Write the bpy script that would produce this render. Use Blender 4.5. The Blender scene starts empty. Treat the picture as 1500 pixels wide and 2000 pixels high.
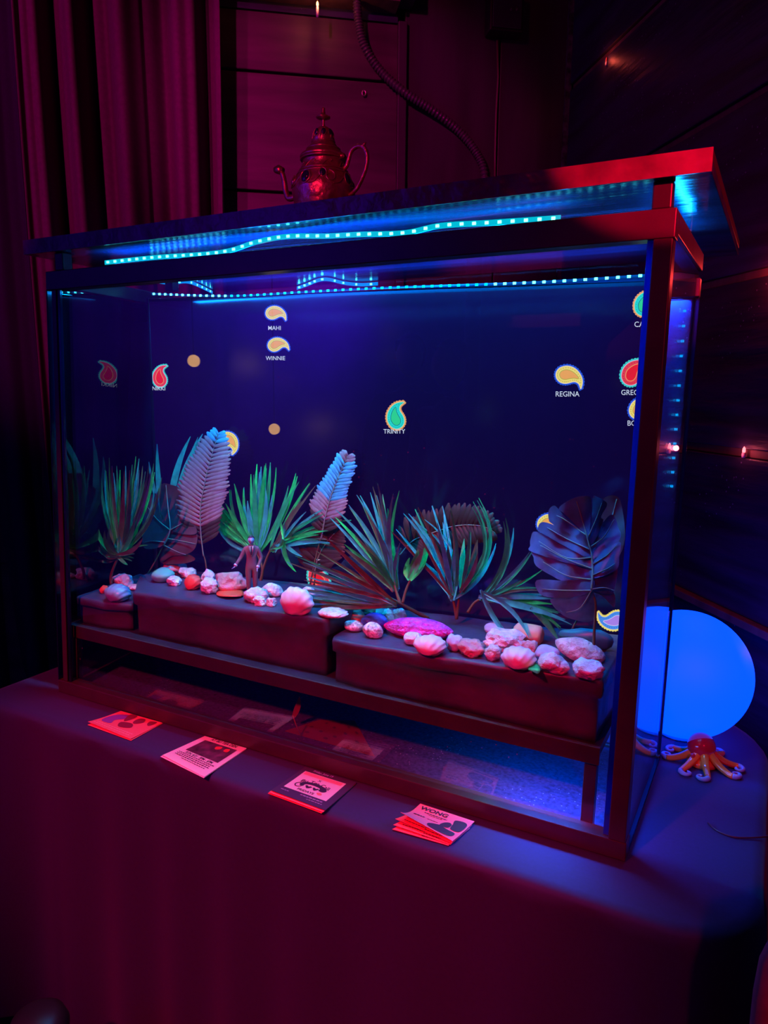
import bpy, bmesh, math, random
from mathutils import Vector as V, Matrix, noise, Euler
random.seed(7)
S = bpy.context.scene
COL = S.collection
PI = math.pi
# ------------------------------------------------------------------ camera
CAM = V((1.3380, -1.0105, 0.6722)); YAW, PIT, ROL, FPX = -0.4940, -0.1657, 0.0094, 1421.93
FWD = V((math.sin(YAW)*math.cos(PIT), math.cos(YAW)*math.cos(PIT), math.sin(PIT)))
_r = V((math.cos(YAW), -math.sin(YAW), 0)); _u = _r.cross(FWD)
RGT = _r*math.cos(ROL) + _u*math.sin(ROL); UPV = -_r*math.sin(ROL) + _u*math.cos(ROL)
cd = bpy.data.cameras.new('camera'); cam = bpy.data.objects.new('camera', cd); COL.objects.link(cam)
cd.sensor_fit = 'VERTICAL'; cd.sensor_height = 24.0; cd.sensor_width = 18.0; cd.lens = FPX*24/2000; cd.clip_start = .02
cam.matrix_world = Matrix(((RGT.x, UPV.x, -FWD.x, CAM.x), (RGT.y, UPV.y, -FWD.y, CAM.y), (RGT.z, UPV.z, -FWD.z, CAM.z), (0, 0, 0, 1)))
S.camera = cam
S.view_settings.view_transform = 'Standard'; S.view_settings.look = 'None'
S.view_settings.exposure = 0.0; S.view_settings.gamma = 1.0; S.view_settings.use_curve_mapping = False
S.cycles.use_denoising = True
S.cycles.max_bounces = 8; S.cycles.transparent_max_bounces = 16
S.cycles.sample_clamp_indirect = 4.0
S.cycles.caustics_reflective = False; S.cycles.caustics_refractive = False
# ------------------------------------------------------------------ world: a closed dark bar, a trace of navy
w = bpy.data.worlds.new('world'); S.world = w; w.use_nodes = True
w.node_tree.nodes['Background'].inputs[0].default_value = (0.10, 0.02, 0.60, 1)
w.node_tree.nodes['Background'].inputs[1].default_value = 0.004
# ------------------------------------------------------------------ lights
def aim(o, target):
    o.rotation_euler = (V(target) - o.location).to_track_quat('-Z', 'Y').to_euler()
def spot(name, loc, target, col, power, angle, blend=.6, size=.05):
    l = bpy.data.lights.new(name, 'SPOT'); l.color = col; l.energy = power; l.spot_size = math.radians(angle); l.spot_blend = blend; l.shadow_soft_size = size
    o = bpy.data.objects.new(name, l); COL.objects.link(o); o.location = loc; aim(o, target); return o
def area(name, loc, target, col, power, sx, sy):
    l = bpy.data.lights.new(name, 'AREA'); l.shape = 'RECTANGLE'; l.color = col; l.energy = power; l.size = sx; l.size_y = sy
    o = bpy.data.objects.new(name, l); COL.objects.link(o); o.location = loc; aim(o, target); return o
RED = (1.0, .008, .05); MAG = (1.0, .004, .40)
# club lamps hung from the ceiling behind the photographer
spot('red_club_spot', (.45, -2.1, 1.95), (.52, -.08, .04), RED, 500, 32, .7, .06)
spot('red_club_spot_right', (2.2, -1.5, 1.4), (1.30, -.05, .25), RED, 46, 42, .5, .05)
spot('magenta_club_spot', (.0, -2.1, 1.9), (-.56, .60, 1.25), MAG, 165, 32, .6, .04)
spot('plank_red_spot', (.55, -1.6, 2.1), (.05, .95, 1.45), MAG, 110, 26, .6, .05)
spot('lid_red_spot', (2.15, -1.75, 1.75), (1.25, 0, 1.075), (1.0, .002, .03), 900, 10.7, .12, .01)
spot('dull_red_spot', (.6, -1.9, 2.2), (1.1, 1.0, 1.6), (1.0, .01, .12), 16, 60, .8, .1)
# the light of the tape lights under the lid, downward
def down(name, x0, x1, y, z, col, power, wy=.02):
    o = area(name, ((x0+x1)/2, y, z), ((x0+x1)/2, y, 0), col, power, x1-x0, wy); o.rotation_euler = (0, 0, 0); return o
def up(name, x0, x1, y, z, col, power, wy=.015):
    o = area(name, ((x0+x1)/2, y, z), ((x0+x1)/2, y, 2), col, power, x1-x0, wy); o.rotation_euler = (PI, 0, 0); return o
down('tape_light_front', .15, 1.15, .06, .895, (.0, .10, 1.0), 2.2)
down('tape_light_rear', .12, 1.12, .22, .87, (.0, .20, 1.0), 6.0)
area('tape_light_middle', (.55, .05, .926), (.55, .20, .35), (.0, .70, .40), 3.6, .9, .02).data.spread = 2.0
area('tape_light_front_in', (.62, .05, .926), (.62, .20, .35), (.0, .12, 1.0), 6.0, 1.1, .02).data.spread = 2.0
down('tape_light_back', .3, 1.185, .328, .826, (.0, .08, 1.0), 14)
down('tape_light_shelf', 1.0, 1.14, .06, .122, (.0, .14, 1.0), 1.8)
down('tape_light_shelf_green', .945, .965, .06, .122, (.0, 1.0, .2), .08)
up('tape_light_front_up', .15, .78, .055, .903, (.0, .15, 1.0), 1.5)
up('tape_light_front_up_green', .78, 1.05, .055, .903, (.0, .30, .9), .45)
up('tape_light_rear_up', .02, 1.10, .44, .895, (.0, .12, 1.0), 1.6, .04)
spot('teapot_fill_spot', (.95, -1.8, 1.32), (.55, .2, 1.09), (1.0, .01, .08), 42, 7.5, .6, .05)  # added red spot with no known fixture, brightens the teapot
up('tape_light_right_up', 1.17, 1.19, .18, .903, (.0, .22, 1.0), .25, .3)
# violet wash on the far side of the room, which the screen mirrors
spot('violet_wash', (-.6, -3.0, 2.1), (-2.9, -2.6, .9), (.14, .01, 1.0), 230, 100, .8, .2)
# ------------------------------------------------------------------ where a ray of the photograph meets a plane of the place
def ray(px, py): return FWD + RGT*((px-750)/FPX) - UPV*((py-1000)/FPX)
def onp(px, py, P, n):
    d = ray(px, py); return CAM + d*((P-CAM).dot(n)/d.dot(n))
def onz(px, py, z): return onp(px, py, V((0, 0, z)), V((0, 0, 1)))
def ony(px, py, y): return onp(px, py, V((0, y, 0)), V((0, 1, 0)))
def mpp(P): return (P-CAM).dot(FWD)/FPX          # metres per photograph pixel there
# ------------------------------------------------------------------ materials
MATS = {}
def mat(name, col, rough=.6, metal=0., spec=.5, nz=None, bump=None, emit=None, es=1., coat=0., sheen=0., grain=None, trans=0., sss=0., specks=None):
    """nz=(scale, amount): value variation of the thing's own colour; grain=(axis scale xyz, amount)"""
    if name in MATS: return MATS[name]
    m = bpy.data.materials.new(name); m.use_nodes = True; MATS[name] = m
    nt = m.node_tree; b = nt.nodes['Principled BSDF']; L = nt.links.new
    b.inputs['Base Color'].default_value = (*col, 1); b.inputs['Roughness'].default_value = rough; b.inputs['Metallic'].default_value = metal
    b.inputs['Specular IOR Level'].default_value = spec
    if coat: b.inputs['Coat Weight'].default_value = coat; b.inputs['Coat Roughness'].default_value = .06
    if sheen: b.inputs['Sheen Weight'].default_value = sheen
    if trans: b.inputs['Transmission Weight'].default_value = trans
    if sss: b.inputs['Subsurface Weight'].default_value = sss; b.inputs['Subsurface Radius'].default_value = (.01, .01, .01)
    if emit: b.inputs['Emission Color'].default_value = (*emit, 1); b.inputs['Emission Strength'].default_value = es
    tc = nt.nodes.new('ShaderNodeTexCoord')
    def ntex(scale, sc3=None, det=4.):
        t = nt.nodes.new('ShaderNodeTexNoise'); t.inputs['Scale'].default_value = scale; t.inputs['Detail'].default_value = det
        mp = nt.nodes.new('ShaderNodeMapping'); L(tc.outputs['Object'], mp.inputs[0]); L(mp.outputs[0], t.inputs[0])
        if sc3: mp.inputs['Scale'].default_value = sc3
        return t
    src = None
    if nz or grain:
        t = ntex(nz[0]) if nz else ntex(1., grain[0], 6.)
        amt = nz[1] if nz else grain[1]
        r = nt.nodes.new('ShaderNodeMapRange'); r.inputs['From Min'].default_value = .3; r.inputs['From Max'].default_value = .7
        r.inputs['To Min'].default_value = 1-amt; r.inputs['To Max'].default_value = 1+amt
        L(t.outputs[0], r.inputs[0])
        mx = nt.nodes.new('ShaderNodeVectorMath'); mx.operation = 'SCALE'; mx.inputs[0].default_value = col; L(r.outputs[0], mx.inputs['Scale'])
        L(mx.outputs[0], b.inputs['Base Color']); src = t
    if specks:      # chips and dust: small marks in their own colour, gathered in patches
        vo = nt.nodes.new('ShaderNodeTexVoronoi'); vo.inputs['Scale'].default_value = specks[0]; L(tc.outputs['Object'], vo.inputs[0])
        a1 = nt.nodes.new('ShaderNodeMath'); a1.operation = 'LESS_THAN'; a1.inputs[1].default_value = .13; L(vo.outputs['Distance'], a1.inputs[0])
        pn = ntex(specks[1]); a2 = nt.nodes.new('ShaderNodeMath'); a2.operation = 'GREATER_THAN'; a2.inputs[1].default_value = .57; L(pn.outputs[0], a2.inputs[0])
        a3 = nt.nodes.new('ShaderNodeMath'); a3.operation = 'MULTIPLY'; L(a1.outputs[0], a3.inputs[0]); L(a2.outputs[0], a3.inputs[1])
        mc = nt.nodes.new('ShaderNodeMix'); mc.data_type = 'RGBA'; L(a3.outputs[0], mc.inputs[0]); mc.inputs[7].default_value = (*specks[2], 1)
        if b.inputs['Base Color'].is_linked: L(b.inputs['Base Color'].links[0].from_socket, mc.inputs[6])
        else: mc.inputs[6].default_value = (*col, 1)
        L(mc.outputs[2], b.inputs['Base Color'])
    if bump:
        t2 = ntex(bump[0]) if not grain else src
        bp = nt.nodes.new('ShaderNodeBump'); bp.inputs['Strength'].default_value = bump[1]; bp.inputs['Distance'].default_value = .01
        L(t2.outputs[0], bp.inputs['Height']); L(bp.outputs[0], b.inputs['Normal'])
    return m
def glow(name, col, s=1.):
    if name in MATS: return MATS[name]
    m = bpy.data.materials.new(name); m.use_nodes = True; MATS[name] = m
    b = m.node_tree.nodes['Principled BSDF']; b.inputs['Base Color'].default_value = (0.01, .01, .01, 1); b.inputs['Roughness'].default_value = .1
    b.inputs['Emission Color'].default_value = (*col, 1); b.inputs['Emission Strength'].default_value = s
    return m
def glass(name, tint=(1, 1, 1), ior=1.5, dust=0., rough=0.0):
    if name in MATS: return MATS[name]
    m = bpy.data.materials.new(name); m.use_nodes = True; MATS[name] = m
    nt = m.node_tree; L = nt.links.new; nt.nodes.clear()
    out = nt.nodes.new('ShaderNodeOutputMaterial'); tr = nt.nodes.new('ShaderNodeBsdfTransparent'); tr.inputs[0].default_value = (*tint, 1)
    gl = nt.nodes.new('ShaderNodeBsdfGlossy'); gl.inputs['Roughness'].default_value = rough; lw = nt.nodes.new('ShaderNodeLayerWeight'); lw.inputs[0].default_value = .5
    pw = nt.nodes.new('ShaderNodeMath'); pw.operation = 'POWER'; pw.inputs[1].default_value = 4.2; L(lw.outputs['Facing'], pw.inputs[0])
    f0 = ((ior-1)/(ior+1))**2
    fr = nt.nodes.new('ShaderNodeMath'); fr.operation = 'MULTIPLY_ADD'; fr.inputs[1].default_value = 1-f0; fr.inputs[2].default_value = f0; L(pw.outputs[0], fr.inputs[0])
    mx = nt.nodes.new('ShaderNodeMixShader'); L(fr.outputs[0], mx.inputs[0]); L(tr.outputs[0], mx.inputs[1]); L(gl.outputs[0], mx.inputs[2])
    last = mx
    if dust:
        tc = nt.nodes.new('ShaderNodeTexCoord'); vo = nt.nodes.new('ShaderNodeTexVoronoi'); vo.inputs['Scale'].default_value = 55
        L(tc.outputs['Object'], vo.inputs[0])
        lt = nt.nodes.new('ShaderNodeMath'); lt.operation = 'LESS_THAN'; lt.inputs[1].default_value = .06; L(vo.outputs['Distance'], lt.inputs[0])
        no = nt.nodes.new('ShaderNodeTexNoise'); no.inputs['Scale'].default_value = 5; L(tc.outputs['Object'], no.inputs[0])
        gt = nt.nodes.new('ShaderNodeMath'); gt.operation = 'GREATER_THAN'; gt.inputs[1].default_value = .58; L(no.outputs[0], gt.inputs[0])
        mu = nt.nodes.new('ShaderNodeMath'); mu.operation = 'MULTIPLY'; L(lt.outputs[0], mu.inputs[0]); L(gt.outputs[0], mu.inputs[1])
        m2 = nt.nodes.new('ShaderNodeMath'); m2.operation = 'MULTIPLY'; m2.inputs[1].default_value = dust; L(mu.outputs[0], m2.inputs[0])
        df = nt.nodes.new('ShaderNodeBsdfDiffuse'); df.inputs[0].default_value = (.8, .8, .8, 1)
        m3 = nt.nodes.new('ShaderNodeMixShader'); L(m2.outputs[0], m3.inputs[0]); L(last.outputs[0], m3.inputs[1]); L(df.outputs[0], m3.inputs[2]); last = m3
    L(last.outputs[0], out.inputs[0]); return m
def translucent(name, col):
    m = bpy.data.materials.new(name); m.use_nodes = True; nt = m.node_tree; nt.nodes.clear(); L = nt.links.new
    out = nt.nodes.new('ShaderNodeOutputMaterial'); d = nt.nodes.new('ShaderNodeBsdfDiffuse'); t = nt.nodes.new('ShaderNodeBsdfTranslucent'); g = nt.nodes.new('ShaderNodeBsdfGlossy')
    d.inputs[0].default_value = (*[c*.25 for c in col], 1); t.inputs[0].default_value = (*col, 1); g.inputs['Roughness'].default_value = .1
    a = nt.nodes.new('ShaderNodeMixShader'); a.inputs[0].default_value = .7; L(d.outputs[0], a.inputs[1]); L(t.outputs[0], a.inputs[2])
    b = nt.nodes.new('ShaderNodeMixShader'); b.inputs[0].default_value = .08; L(a.outputs[0], b.inputs[1]); L(g.outputs[0], b.inputs[2]); L(b.outputs[0], out.inputs[0]); return m
# ------------------------------------------------------------------ mesh helpers
class MB:
    def __init__(s): s.v = []; s.f = []
    def add(s, vs, fs):
        n = len(s.v); s.v += [V(v) for v in vs]; s.f += [tuple(i+n for i in f) for f in fs]; return s
    def hexa(s, c8):    # 4 bottom then 4 top corners
        return s.add(c8, [(3, 2, 1, 0), (4, 5, 6, 7), (0, 1, 5, 4), (1, 2, 6, 5), (2, 3, 7, 6), (3, 0, 4, 7)])
    def box(s, a, b, fn=lambda p: p):
        x0, y0, z0 = a; x1, y1, z1 = b
        return s.hexa([fn(V(p)) for p in ((x0, y0, z0), (x1, y0, z0), (x1, y1, z0), (x0, y1, z0), (x0, y0, z1), (x1, y0, z1), (x1, y1, z1), (x0, y1, z1))])
    def tube(s, path, r, n=8, cap=True, flat=1.):
        path = [V(p) for p in path]; m = len(path); rs = r if isinstance(r, (list, tuple)) else [r]*m
        base = len(s.v); prev = None
        for i, p in enumerate(path):
            t = (path[min(i+1, m-1)] - path[max(i-1, 0)]).normalized()
            if prev is None: prev = t.orthogonal().normalized()
            prev = (prev - t*prev.dot(t)); prev = prev.normalized() if prev.length > 1e-6 else t.orthogonal().normalized()
            q = t.cross(prev)
            for k in range(n):
                a = 2*PI*k/n; s.v.append(p + (prev*math.cos(a) + q*math.sin(a)*flat)*rs[i])
        for i in range(m-1):
            for k in range(n):
                a, b2 = base+i*n+k, base+i*n+(k+1) % n; s.f.append((a, b2, b2+n, a+n))
        if cap:
            s.f.append(tuple(base+k for k in reversed(range(n)))); s.f.append(tuple(base+(m-1)*n+k for k in range(n)))
        return s
    def lathe(s, prof, c=(0, 0, 0), n=32, ax=None):
        c = V(c); base = len(s.v)
        for r, z in prof:
            for k in range(n):
                a = 2*PI*k/n; s.v.append(c + V((r*math.cos(a), r*math.sin(a), z)))
        for i in range(len(prof)-1):
            for k in range(n):
                a, b2 = base+i*n+k, base+i*n+(k+1) % n; s.f.append((a, b2, b2+n, a+n))
        s.f.append(tuple(base+k for k in reversed(range(n)))); s.f.append(tuple(base+(len(prof)-1)*n+k for k in range(n)))
        return s
def tag(o, label=None, cat=None, group=None, kind=None):
    for k, v in (('label', label), ('category', cat), ('group', group), ('kind', kind)):
        if v: o[k] = v
    return o
def inst(name, src, loc, parent, rot=None):
    o = bpy.data.objects.new(name, src.data); o.location = loc
    if rot: o.rotation_euler = rot
    COL.objects.link(o)
    if parent is not None:
        o.parent = parent; o.matrix_parent_inverse = Matrix.Translation(-parent.location)
    return o
def mk(name, mb, m, parent=None, smooth=False, bevel=0, origin=None, sub=0):
    me = bpy.data.meshes.new(name)
    vs = mb.v
    if origin is None:
        mn = V([min(v[i] for v in vs) for i in range(3)]); mx = V([max(v[i] for v in vs) for i in range(3)])
        origin = V(((mn.x+mx.x)/2, (mn.y+mx.y)/2, mn.z))
    origin = V(origin)
    me.from_pydata([v-origin for v in vs], [], mb.f); me.update()
    if smooth:
        for p in me.polygons: p.use_smooth = True
    for mm in (m if isinstance(m, (list, tuple)) else [m]): me.materials.append(mm)
    o = bpy.data.objects.new(name, me); o.location = origin
    COL.objects.link(o)
    if parent is not None:
        o.parent = parent; o.matrix_parent_inverse = Matrix.Translation(-parent.location)
    if bevel:
        bv = o.modifiers.new('bevel', 'BEVEL'); bv.width = bevel; bv.segments = 2; bv.limit_method = 'ANGLE'
    if sub:
        sm = o.modifiers.new('sub', 'SUBSURF'); sm.levels = sub; sm.render_levels = sub
    return o
def empty(name, loc, label, cat, group=None):
    o = bpy.data.objects.new(name, None); COL.objects.link(o); o.location = loc; o.empty_display_size = .02
    return tag(o, label, cat, group)
def catmull(pts, n=8, closed=False):
    pts = [V(p) for p in pts]; out = []; m = len(pts)
    rng = range(m) if closed else range(m-1)
    for i in rng:
        g = (lambda j: pts[j % m]) if closed else (lambda j: pts[max(0, min(m-1, j))])
        p0, p1, p2, p3 = g(i-1), g(i), g(i+1), g(i+2)
        for k in range(n):
            t = k/n
            out.append(.5*((2*p1) + (p2-p0)*t + (2*p0-5*p1+4*p2-p3)*t*t + (3*p1-p0-3*p2+p3)*t**3))
    if not closed: out.append(pts[-1])
    return out
def sheet(poly, fn, cell, name, m, parent, smooth=True, thick=.0006):
    """fill a 2D outline, cut it on a grid so it can bend, map it to space"""
    bm = bmesh.new(); vs = [bm.verts.new((p[0], p[1], 0)) for p in poly]
    bm.faces.new(vs)
    xs = [p[0] for p in poly]; ys = [p[1] for p in poly]
    for ax, lo, hi in ((0, min(xs), max(xs)), (1, min(ys), max(ys))):
        k = lo+cell
        while k < hi:
            co = [0, 0, 0]; co[ax] = k; no = [0, 0, 0]; no[ax] = 1
            bmesh.ops.bisect_plane(bm, geom=bm.verts[:]+bm.edges[:]+bm.faces[:], plane_co=co, plane_no=no); k += cell
    bmesh.ops.triangulate(bm, faces=bm.faces[:])
    mb = MB(); bm.verts.ensure_lookup_table()
    for i, v in enumerate(bm.verts): v.index = i
    mb.add([fn(v.co.x, v.co.y) for v in bm.verts], [tuple(v.index for v in f.verts) for f in bm.faces]); bm.free()
    if name is None: return mb
    o = mk(name, mb, m, parent, smooth)
    return o
def text_mb(s, size=1., bold=0., align='CENTER'):
    cu = bpy.data.curves.new('lettering', 'FONT'); cu.body = s; cu.size = size; cu.align_x = align; cu.align_y = 'CENTER'; cu.offset = bold; cu.resolution_u = 3
    o = bpy.data.objects.new('lettering', cu); COL.objects.link(o)
    dg = bpy.context.evaluated_depsgraph_get(); dg.update()
    me = bpy.data.meshes.new_from_object(o.evaluated_get(dg))
    mb = MB().add([v.co.copy() for v in me.vertices], [tuple(p.vertices) for p in me.polygons])
    bpy.data.objects.remove(o); bpy.data.curves.remove(cu); bpy.data.meshes.remove(me)
    return mb
# ------------------------------------------------------------------ setting: the corner of the bar
FLOOR = -.75; CEIL = 2.35
wood = mat('dark_wood', (.075, .045, .05), .5, grain=((3, 3, 22), .35), bump=(1, .25))
woodv = mat('dark_wood_upright', (.05, .032, .045), .5, grain=((14, 14, 2), .3), bump=(1, .2))
raw = mat('raw_batten', (.16, .08, .09), .6, grain=((30, 30, 3), .3))
blackwood = mat('painted_black_wood', (.03, .024, .075), .45, grain=((4, 4, 30), .5), bump=(1, .5), specks=(70, 3.5, (.22, .22, .40)))
DR = V((-.619, .786, 0)).normalized(); NR = V((.786, .619, 0)); NR = (NR - DR*NR.dot(DR)).normalized()
K0 = onp(1105, 300, CAM + (onz(1470, 1412, 0)-CAM)*1.06, NR)       # the corner of the two walls
K0 = V((K0.x, K0.y, 0)); D1 = -DR; D2 = -NR                          # along the right wall to us, along the back wall to the left
def rw(s, h, d=0): return K0 + D1*s - NR*d + V((0, 0, h))          # d: proud of the wall
def bw(s, h, d=0): return K0 + D2*s + D1*d + V((0, 0, h))
def slab(fn, s0, s1, h0, h1, d0, d1):
    return MB().hexa([fn(s0, h0, d0), fn(s1, h0, d0), fn(s1, h0, d1), fn(s0, h0, d1), fn(s0, h1, d0), fn(s1, h1, d0), fn(s1, h1, d1), fn(s0, h1, d1)])
def struct(name, mb, m, **k): return tag(mk(name, mb, m, **k), kind='structure')
LR, LB = 6.2, 4.6
def room(a, b, z): return K0 + D1*a + D2*b + V((0, 0, z))
floor = struct('floor', MB().hexa([room(-.1, -.1, FLOOR-.05), room(LR, -.1, FLOOR-.05), room(LR, LB, FLOOR-.05), room(-.1, LB, FLOOR-.05), room(-.1, -.1, FLOOR), room(LR, -.1, FLOOR), room(LR, LB, FLOOR), room(-.1, LB, FLOOR)]),
               mat('floor_dark', (.02, .015, .02), .35, nz=(3, .3)))
ceil = struct('ceiling', MB().hexa([room(-.1, -.1, CEIL), room(LR, -.1, CEIL), room(LR, LB, CEIL), room(-.1, LB, CEIL), room(-.1, -.1, CEIL+.05), room(LR, -.1, CEIL+.05), room(LR, LB, CEIL+.05), room(-.1, LB, CEIL+.05)]),
              mat('ceiling_dark', (.02, .016, .022), .7))
wr = struct('wall_right', slab(rw, -.1, LR, FLOOR, CEIL, -.08, -.02), blackwood)
wb = struct('wall_back', slab(bw, 0, LB, FLOOR, CEIL, -.08, -.02), blackwood)
violet = mat('violet_plaster', (.32, .2, .6), .8, nz=(2, .25))
wl = struct('wall_left', MB().hexa([room(-.1, LB, FLOOR), room(LR, LB, FLOOR), room(LR, LB+.06, FLOOR), room(-.1, LB+.06, FLOOR), room(-.1, LB, CEIL), room(LR, LB, CEIL), room(LR, LB+.06, CEIL), room(-.1, LB+.06, CEIL)]), violet)
wf = struct('wall_front', MB().hexa([room(LR, -.1, FLOOR), room(LR+.06, -.1, FLOOR), room(LR+.06, LB, FLOOR), room(LR, LB, FLOOR), room(LR, -.1, CEIL), room(LR+.06, -.1, CEIL), room(LR+.06, LB, CEIL), room(LR, LB, CEIL)]), violet)
# right wall: wide boards with raw battens showing in the gaps
zs = [onp(1500, y, rw(0, 0), NR).z for y in (1240, 897, 535)]
stp = (zs[2]-zs[0])/2
seams = [zs[0]-2*stp, zs[0]-stp] + zs + [zs[2]+stp, zs[2]+2*stp, zs[2]+3*stp]
hs = [FLOOR] + seams + [CEIL]
for i in range(len(hs)-1):
    if hs[i+1] > CEIL+.01 or hs[i] > CEIL-.05: break
    mk('plank', slab(rw, .0, LR-.02, hs[i]+(.016 if i else 0), min(hs[i+1], CEIL)-.004, -.02, .004), blackwood, wr, bevel=.0025)
for h in seams:
    if h < CEIL-.05: mk('batten', slab(rw, .02, LR-.02, h-.003, h+.0155, -.0195, -.006 if abs(h-zs[0]) > .01 else .024), raw, wr, bevel=.002)
# back wall: three wide planks, an upright batten, upright panels to the corner
def bs(px, py): 
    P = onp(px, py, bw(0, 0), DR); return (P-K0).dot(D2), P.z
s_post = bs(782, 200)[0]; s_left = LB; z1 = bs(780, 165)[1]; z2 = bs(500, 375)[1]; z0 = bs(600, 32)[1]
for a, b in ((FLOOR, z2-1.2), (z2-1.195, z2-.6), (z2-.595, z2-.004), (z2+.004, z1-.004), (z1+.004, z0-.004)):
    mk('plank', slab(bw, s_post+.012, s_left, a, b, -.02, .012), wood, wb, bevel=.003)
s_cab = bs(970, 250)[0]
mk('panel', slab(bw, .004, s_cab-.003, FLOOR, CEIL, -.02, .010), woodv, wb, bevel=.002)
mk('panel', slab(bw, s_cab+.003, s_post-.012, FLOOR, CEIL, -.02, .010), woodv, wb, bevel=.002)
mk('batten', slab(bw, s_post-.014, s_post+.014, FLOOR, z0, .0102, .03), woodv, wb, bevel=.002)
t2 = struct('trim_2', slab(bw, .0, .02, FLOOR, CEIL, .0102, .022), mat('chipped_trim', (.09, .06, .09), .4, nz=(60, .9)))
zt = bs(600, 12)[1]
mk('plank', slab(bw, s_post+.012, s_left, z0+.004, zt, -.02, .004), blackwood, wb)
t1 = struct('trim_1', slab(bw, s_post-.03, s_left, zt+.012, zt+.2, .012, .10), blackwood, bevel=.003)
mk('ledge', slab(bw, s_post+.02, s_left, zt, zt+.012, .004, .085), raw, t1)
st_ = bs(425, 200)[0]
t3 = struct('trim_3', MB().hexa([bw(st_-.012, FLOOR, .0125), bw(st_+.012, FLOOR, .0125), bw(st_+.012, FLOOR, .03), bw(st_-.012, FLOOR, .03), bw(st_-.012, zt, .0125), bw(st_+.012, zt, .0125), bw(st_+.012, zt, .03), bw(st_-.012, zt, .03)]), mat('pale_trim', (.28, .2, .26), .6), bevel=.002)
# ring screw, electrical box, cable, conduit, fairy bulbs
def bpt(px, py, d): return onp(px, py, bw(0, 0, d), DR)
pts = []
c = bpt(711, 182, .02)
mk_ring = MB().tube([c + D2*(.006*math.cos(a)) + V((0, 0, .008*math.sin(a))) + D1*.0 for a in [2*PI*i/16 for i in range(17)]], .0022, 6, False)
tag(mk('screw_ring', mk_ring, mat('bare_metal', (.7, .6, .55), .3, 1.), smooth=True), 'small bright metal ring screwed into the wood plank beside the conduit', 'ring')
e = empty('junction_box', bpt(985, 78, .0105), 'black electrical box on the upright wall panels above the cable', 'box')
P0 = bpt(945, 75, .01); P1 = bpt(1012, 12, .01); sA = (P0-K0).dot(D2); sB = (P1-K0).dot(D2)
blk = mat('black_plastic', (.012, .011, .015), .4)
mk('housing', slab(bw, sB, sA, P0.z, P1.z+.02, .0105, .07), blk, e, bevel=.006)
mk('cover', slab(bw, sB+.008, sA-.008, P0.z+.008, P1.z+.012, .0705, .075), mat('dull_cover', (.05, .035, .05), .35), e, bevel=.003)
for px in (997, 1008):
    q = bpt(px, 20, .082); mk('hook', MB().tube([q+V((0, 0, .012)), q, q+D1*.006-V((0, 0, .004)), q+D1*.010+V((0, 0, .003))], .0016, 6), MATS['bare_metal'], e, smooth=True)
tag(mk('wall_cable', MB().tube([bpt(971, 78, .016), bpt(973, 150, .016), bpt(969, 220, .016), bpt(967, 300, .016), bpt(966, 420, .016)], .0035, 8), mat('cable_jacket', (.16, .05, .07), .4), smooth=True),
    'thin straight cable hanging down the upright panels from the electrical box', 'cable')
path = catmull([bpt(x, y, d) for x, y, d in ((697, -8, .06), (700, 40, .05), (712, 90, .04), (745, 140, .03), (790, 180, .05), (840, 212, .045), (890, 250, .03), (925, 290, .03), (945, 335, .03), (950, 420, .03))], 40)
hose_m = mat('conduit_plastic', (.075, .05, .07), .3)
rad = [.0125 + .0022*math.sin(i*1.35) for i in range(len(path))]
tag(mk('conduit', MB().tube(path, rad, 12), hose_m, smooth=True), 'ribbed flexible conduit curving down over the wood planks behind the teapot', 'conduit')
warm = glow('warm_bulb', (1.0, .25, .06), 14)
pink = glow('red_bulb', (1.0, .10, .12), 5)
socket = mat('bulb_socket', (.5, .4, .5), .4)
def fairy(P, n, label, m, pw, col, drop=.018):
    t = empty('fairy_light', P, label, 'light', 'fairy lights along the walls')
    mk('bulb', MB().lathe([(.0005, .010), (.003, .006), (.0035, 0), (.003, -.003)], P, 10), m, t, smooth=True)
    mk('socket', MB().lathe([(.0032, -.0032), (.0042, -.006), (.0042, -drop), (.002, -drop-.001)], P, 10), socket, t, smooth=True)
    l = bpy.data.lights.new('bulb_light', 'POINT'); l.color = col; l.energy = pw; l.shadow_soft_size = .006
    o = bpy.data.objects.new('bulb_light', l); COL.objects.link(o); o.location = P + n*.02
fairy(bpt(620, 9, .11), D1, 'warm orange fairy light glowing under the ledge above the teapot', warm, .25, (1, .22, .08), .034)
def rpt(px, py, d=0): return onp(px, py, rw(0, 0, d), NR)
fairy(rpt(1453, 881, .006), -NR, 'small fairy light in the wall gap behind the glowing ball, at eye level', pink, .06, (1, .10, .15), .014)
fairy(rpt(1530, 535, .006), -NR, 'small fairy light in the high wall gap right of the tank lid', pink, .5, (1, .04, .04), .014)
fairy(rpt(1545, 1252, .03), -NR, 'small added lamp out of view, lighting the lowest wall batten right of the glowing ball', pink, .05, (1, .04, .06), .008)  # added lamp out of view, tints the lowest batten
fairy(rpt(1185, 118, .006), -NR, 'small fairy light in the topmost wall gap near the corner', mat('unlit_bulb', (.4, .1, .1), .2), .05, (1, .1, .06), .014)
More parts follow.
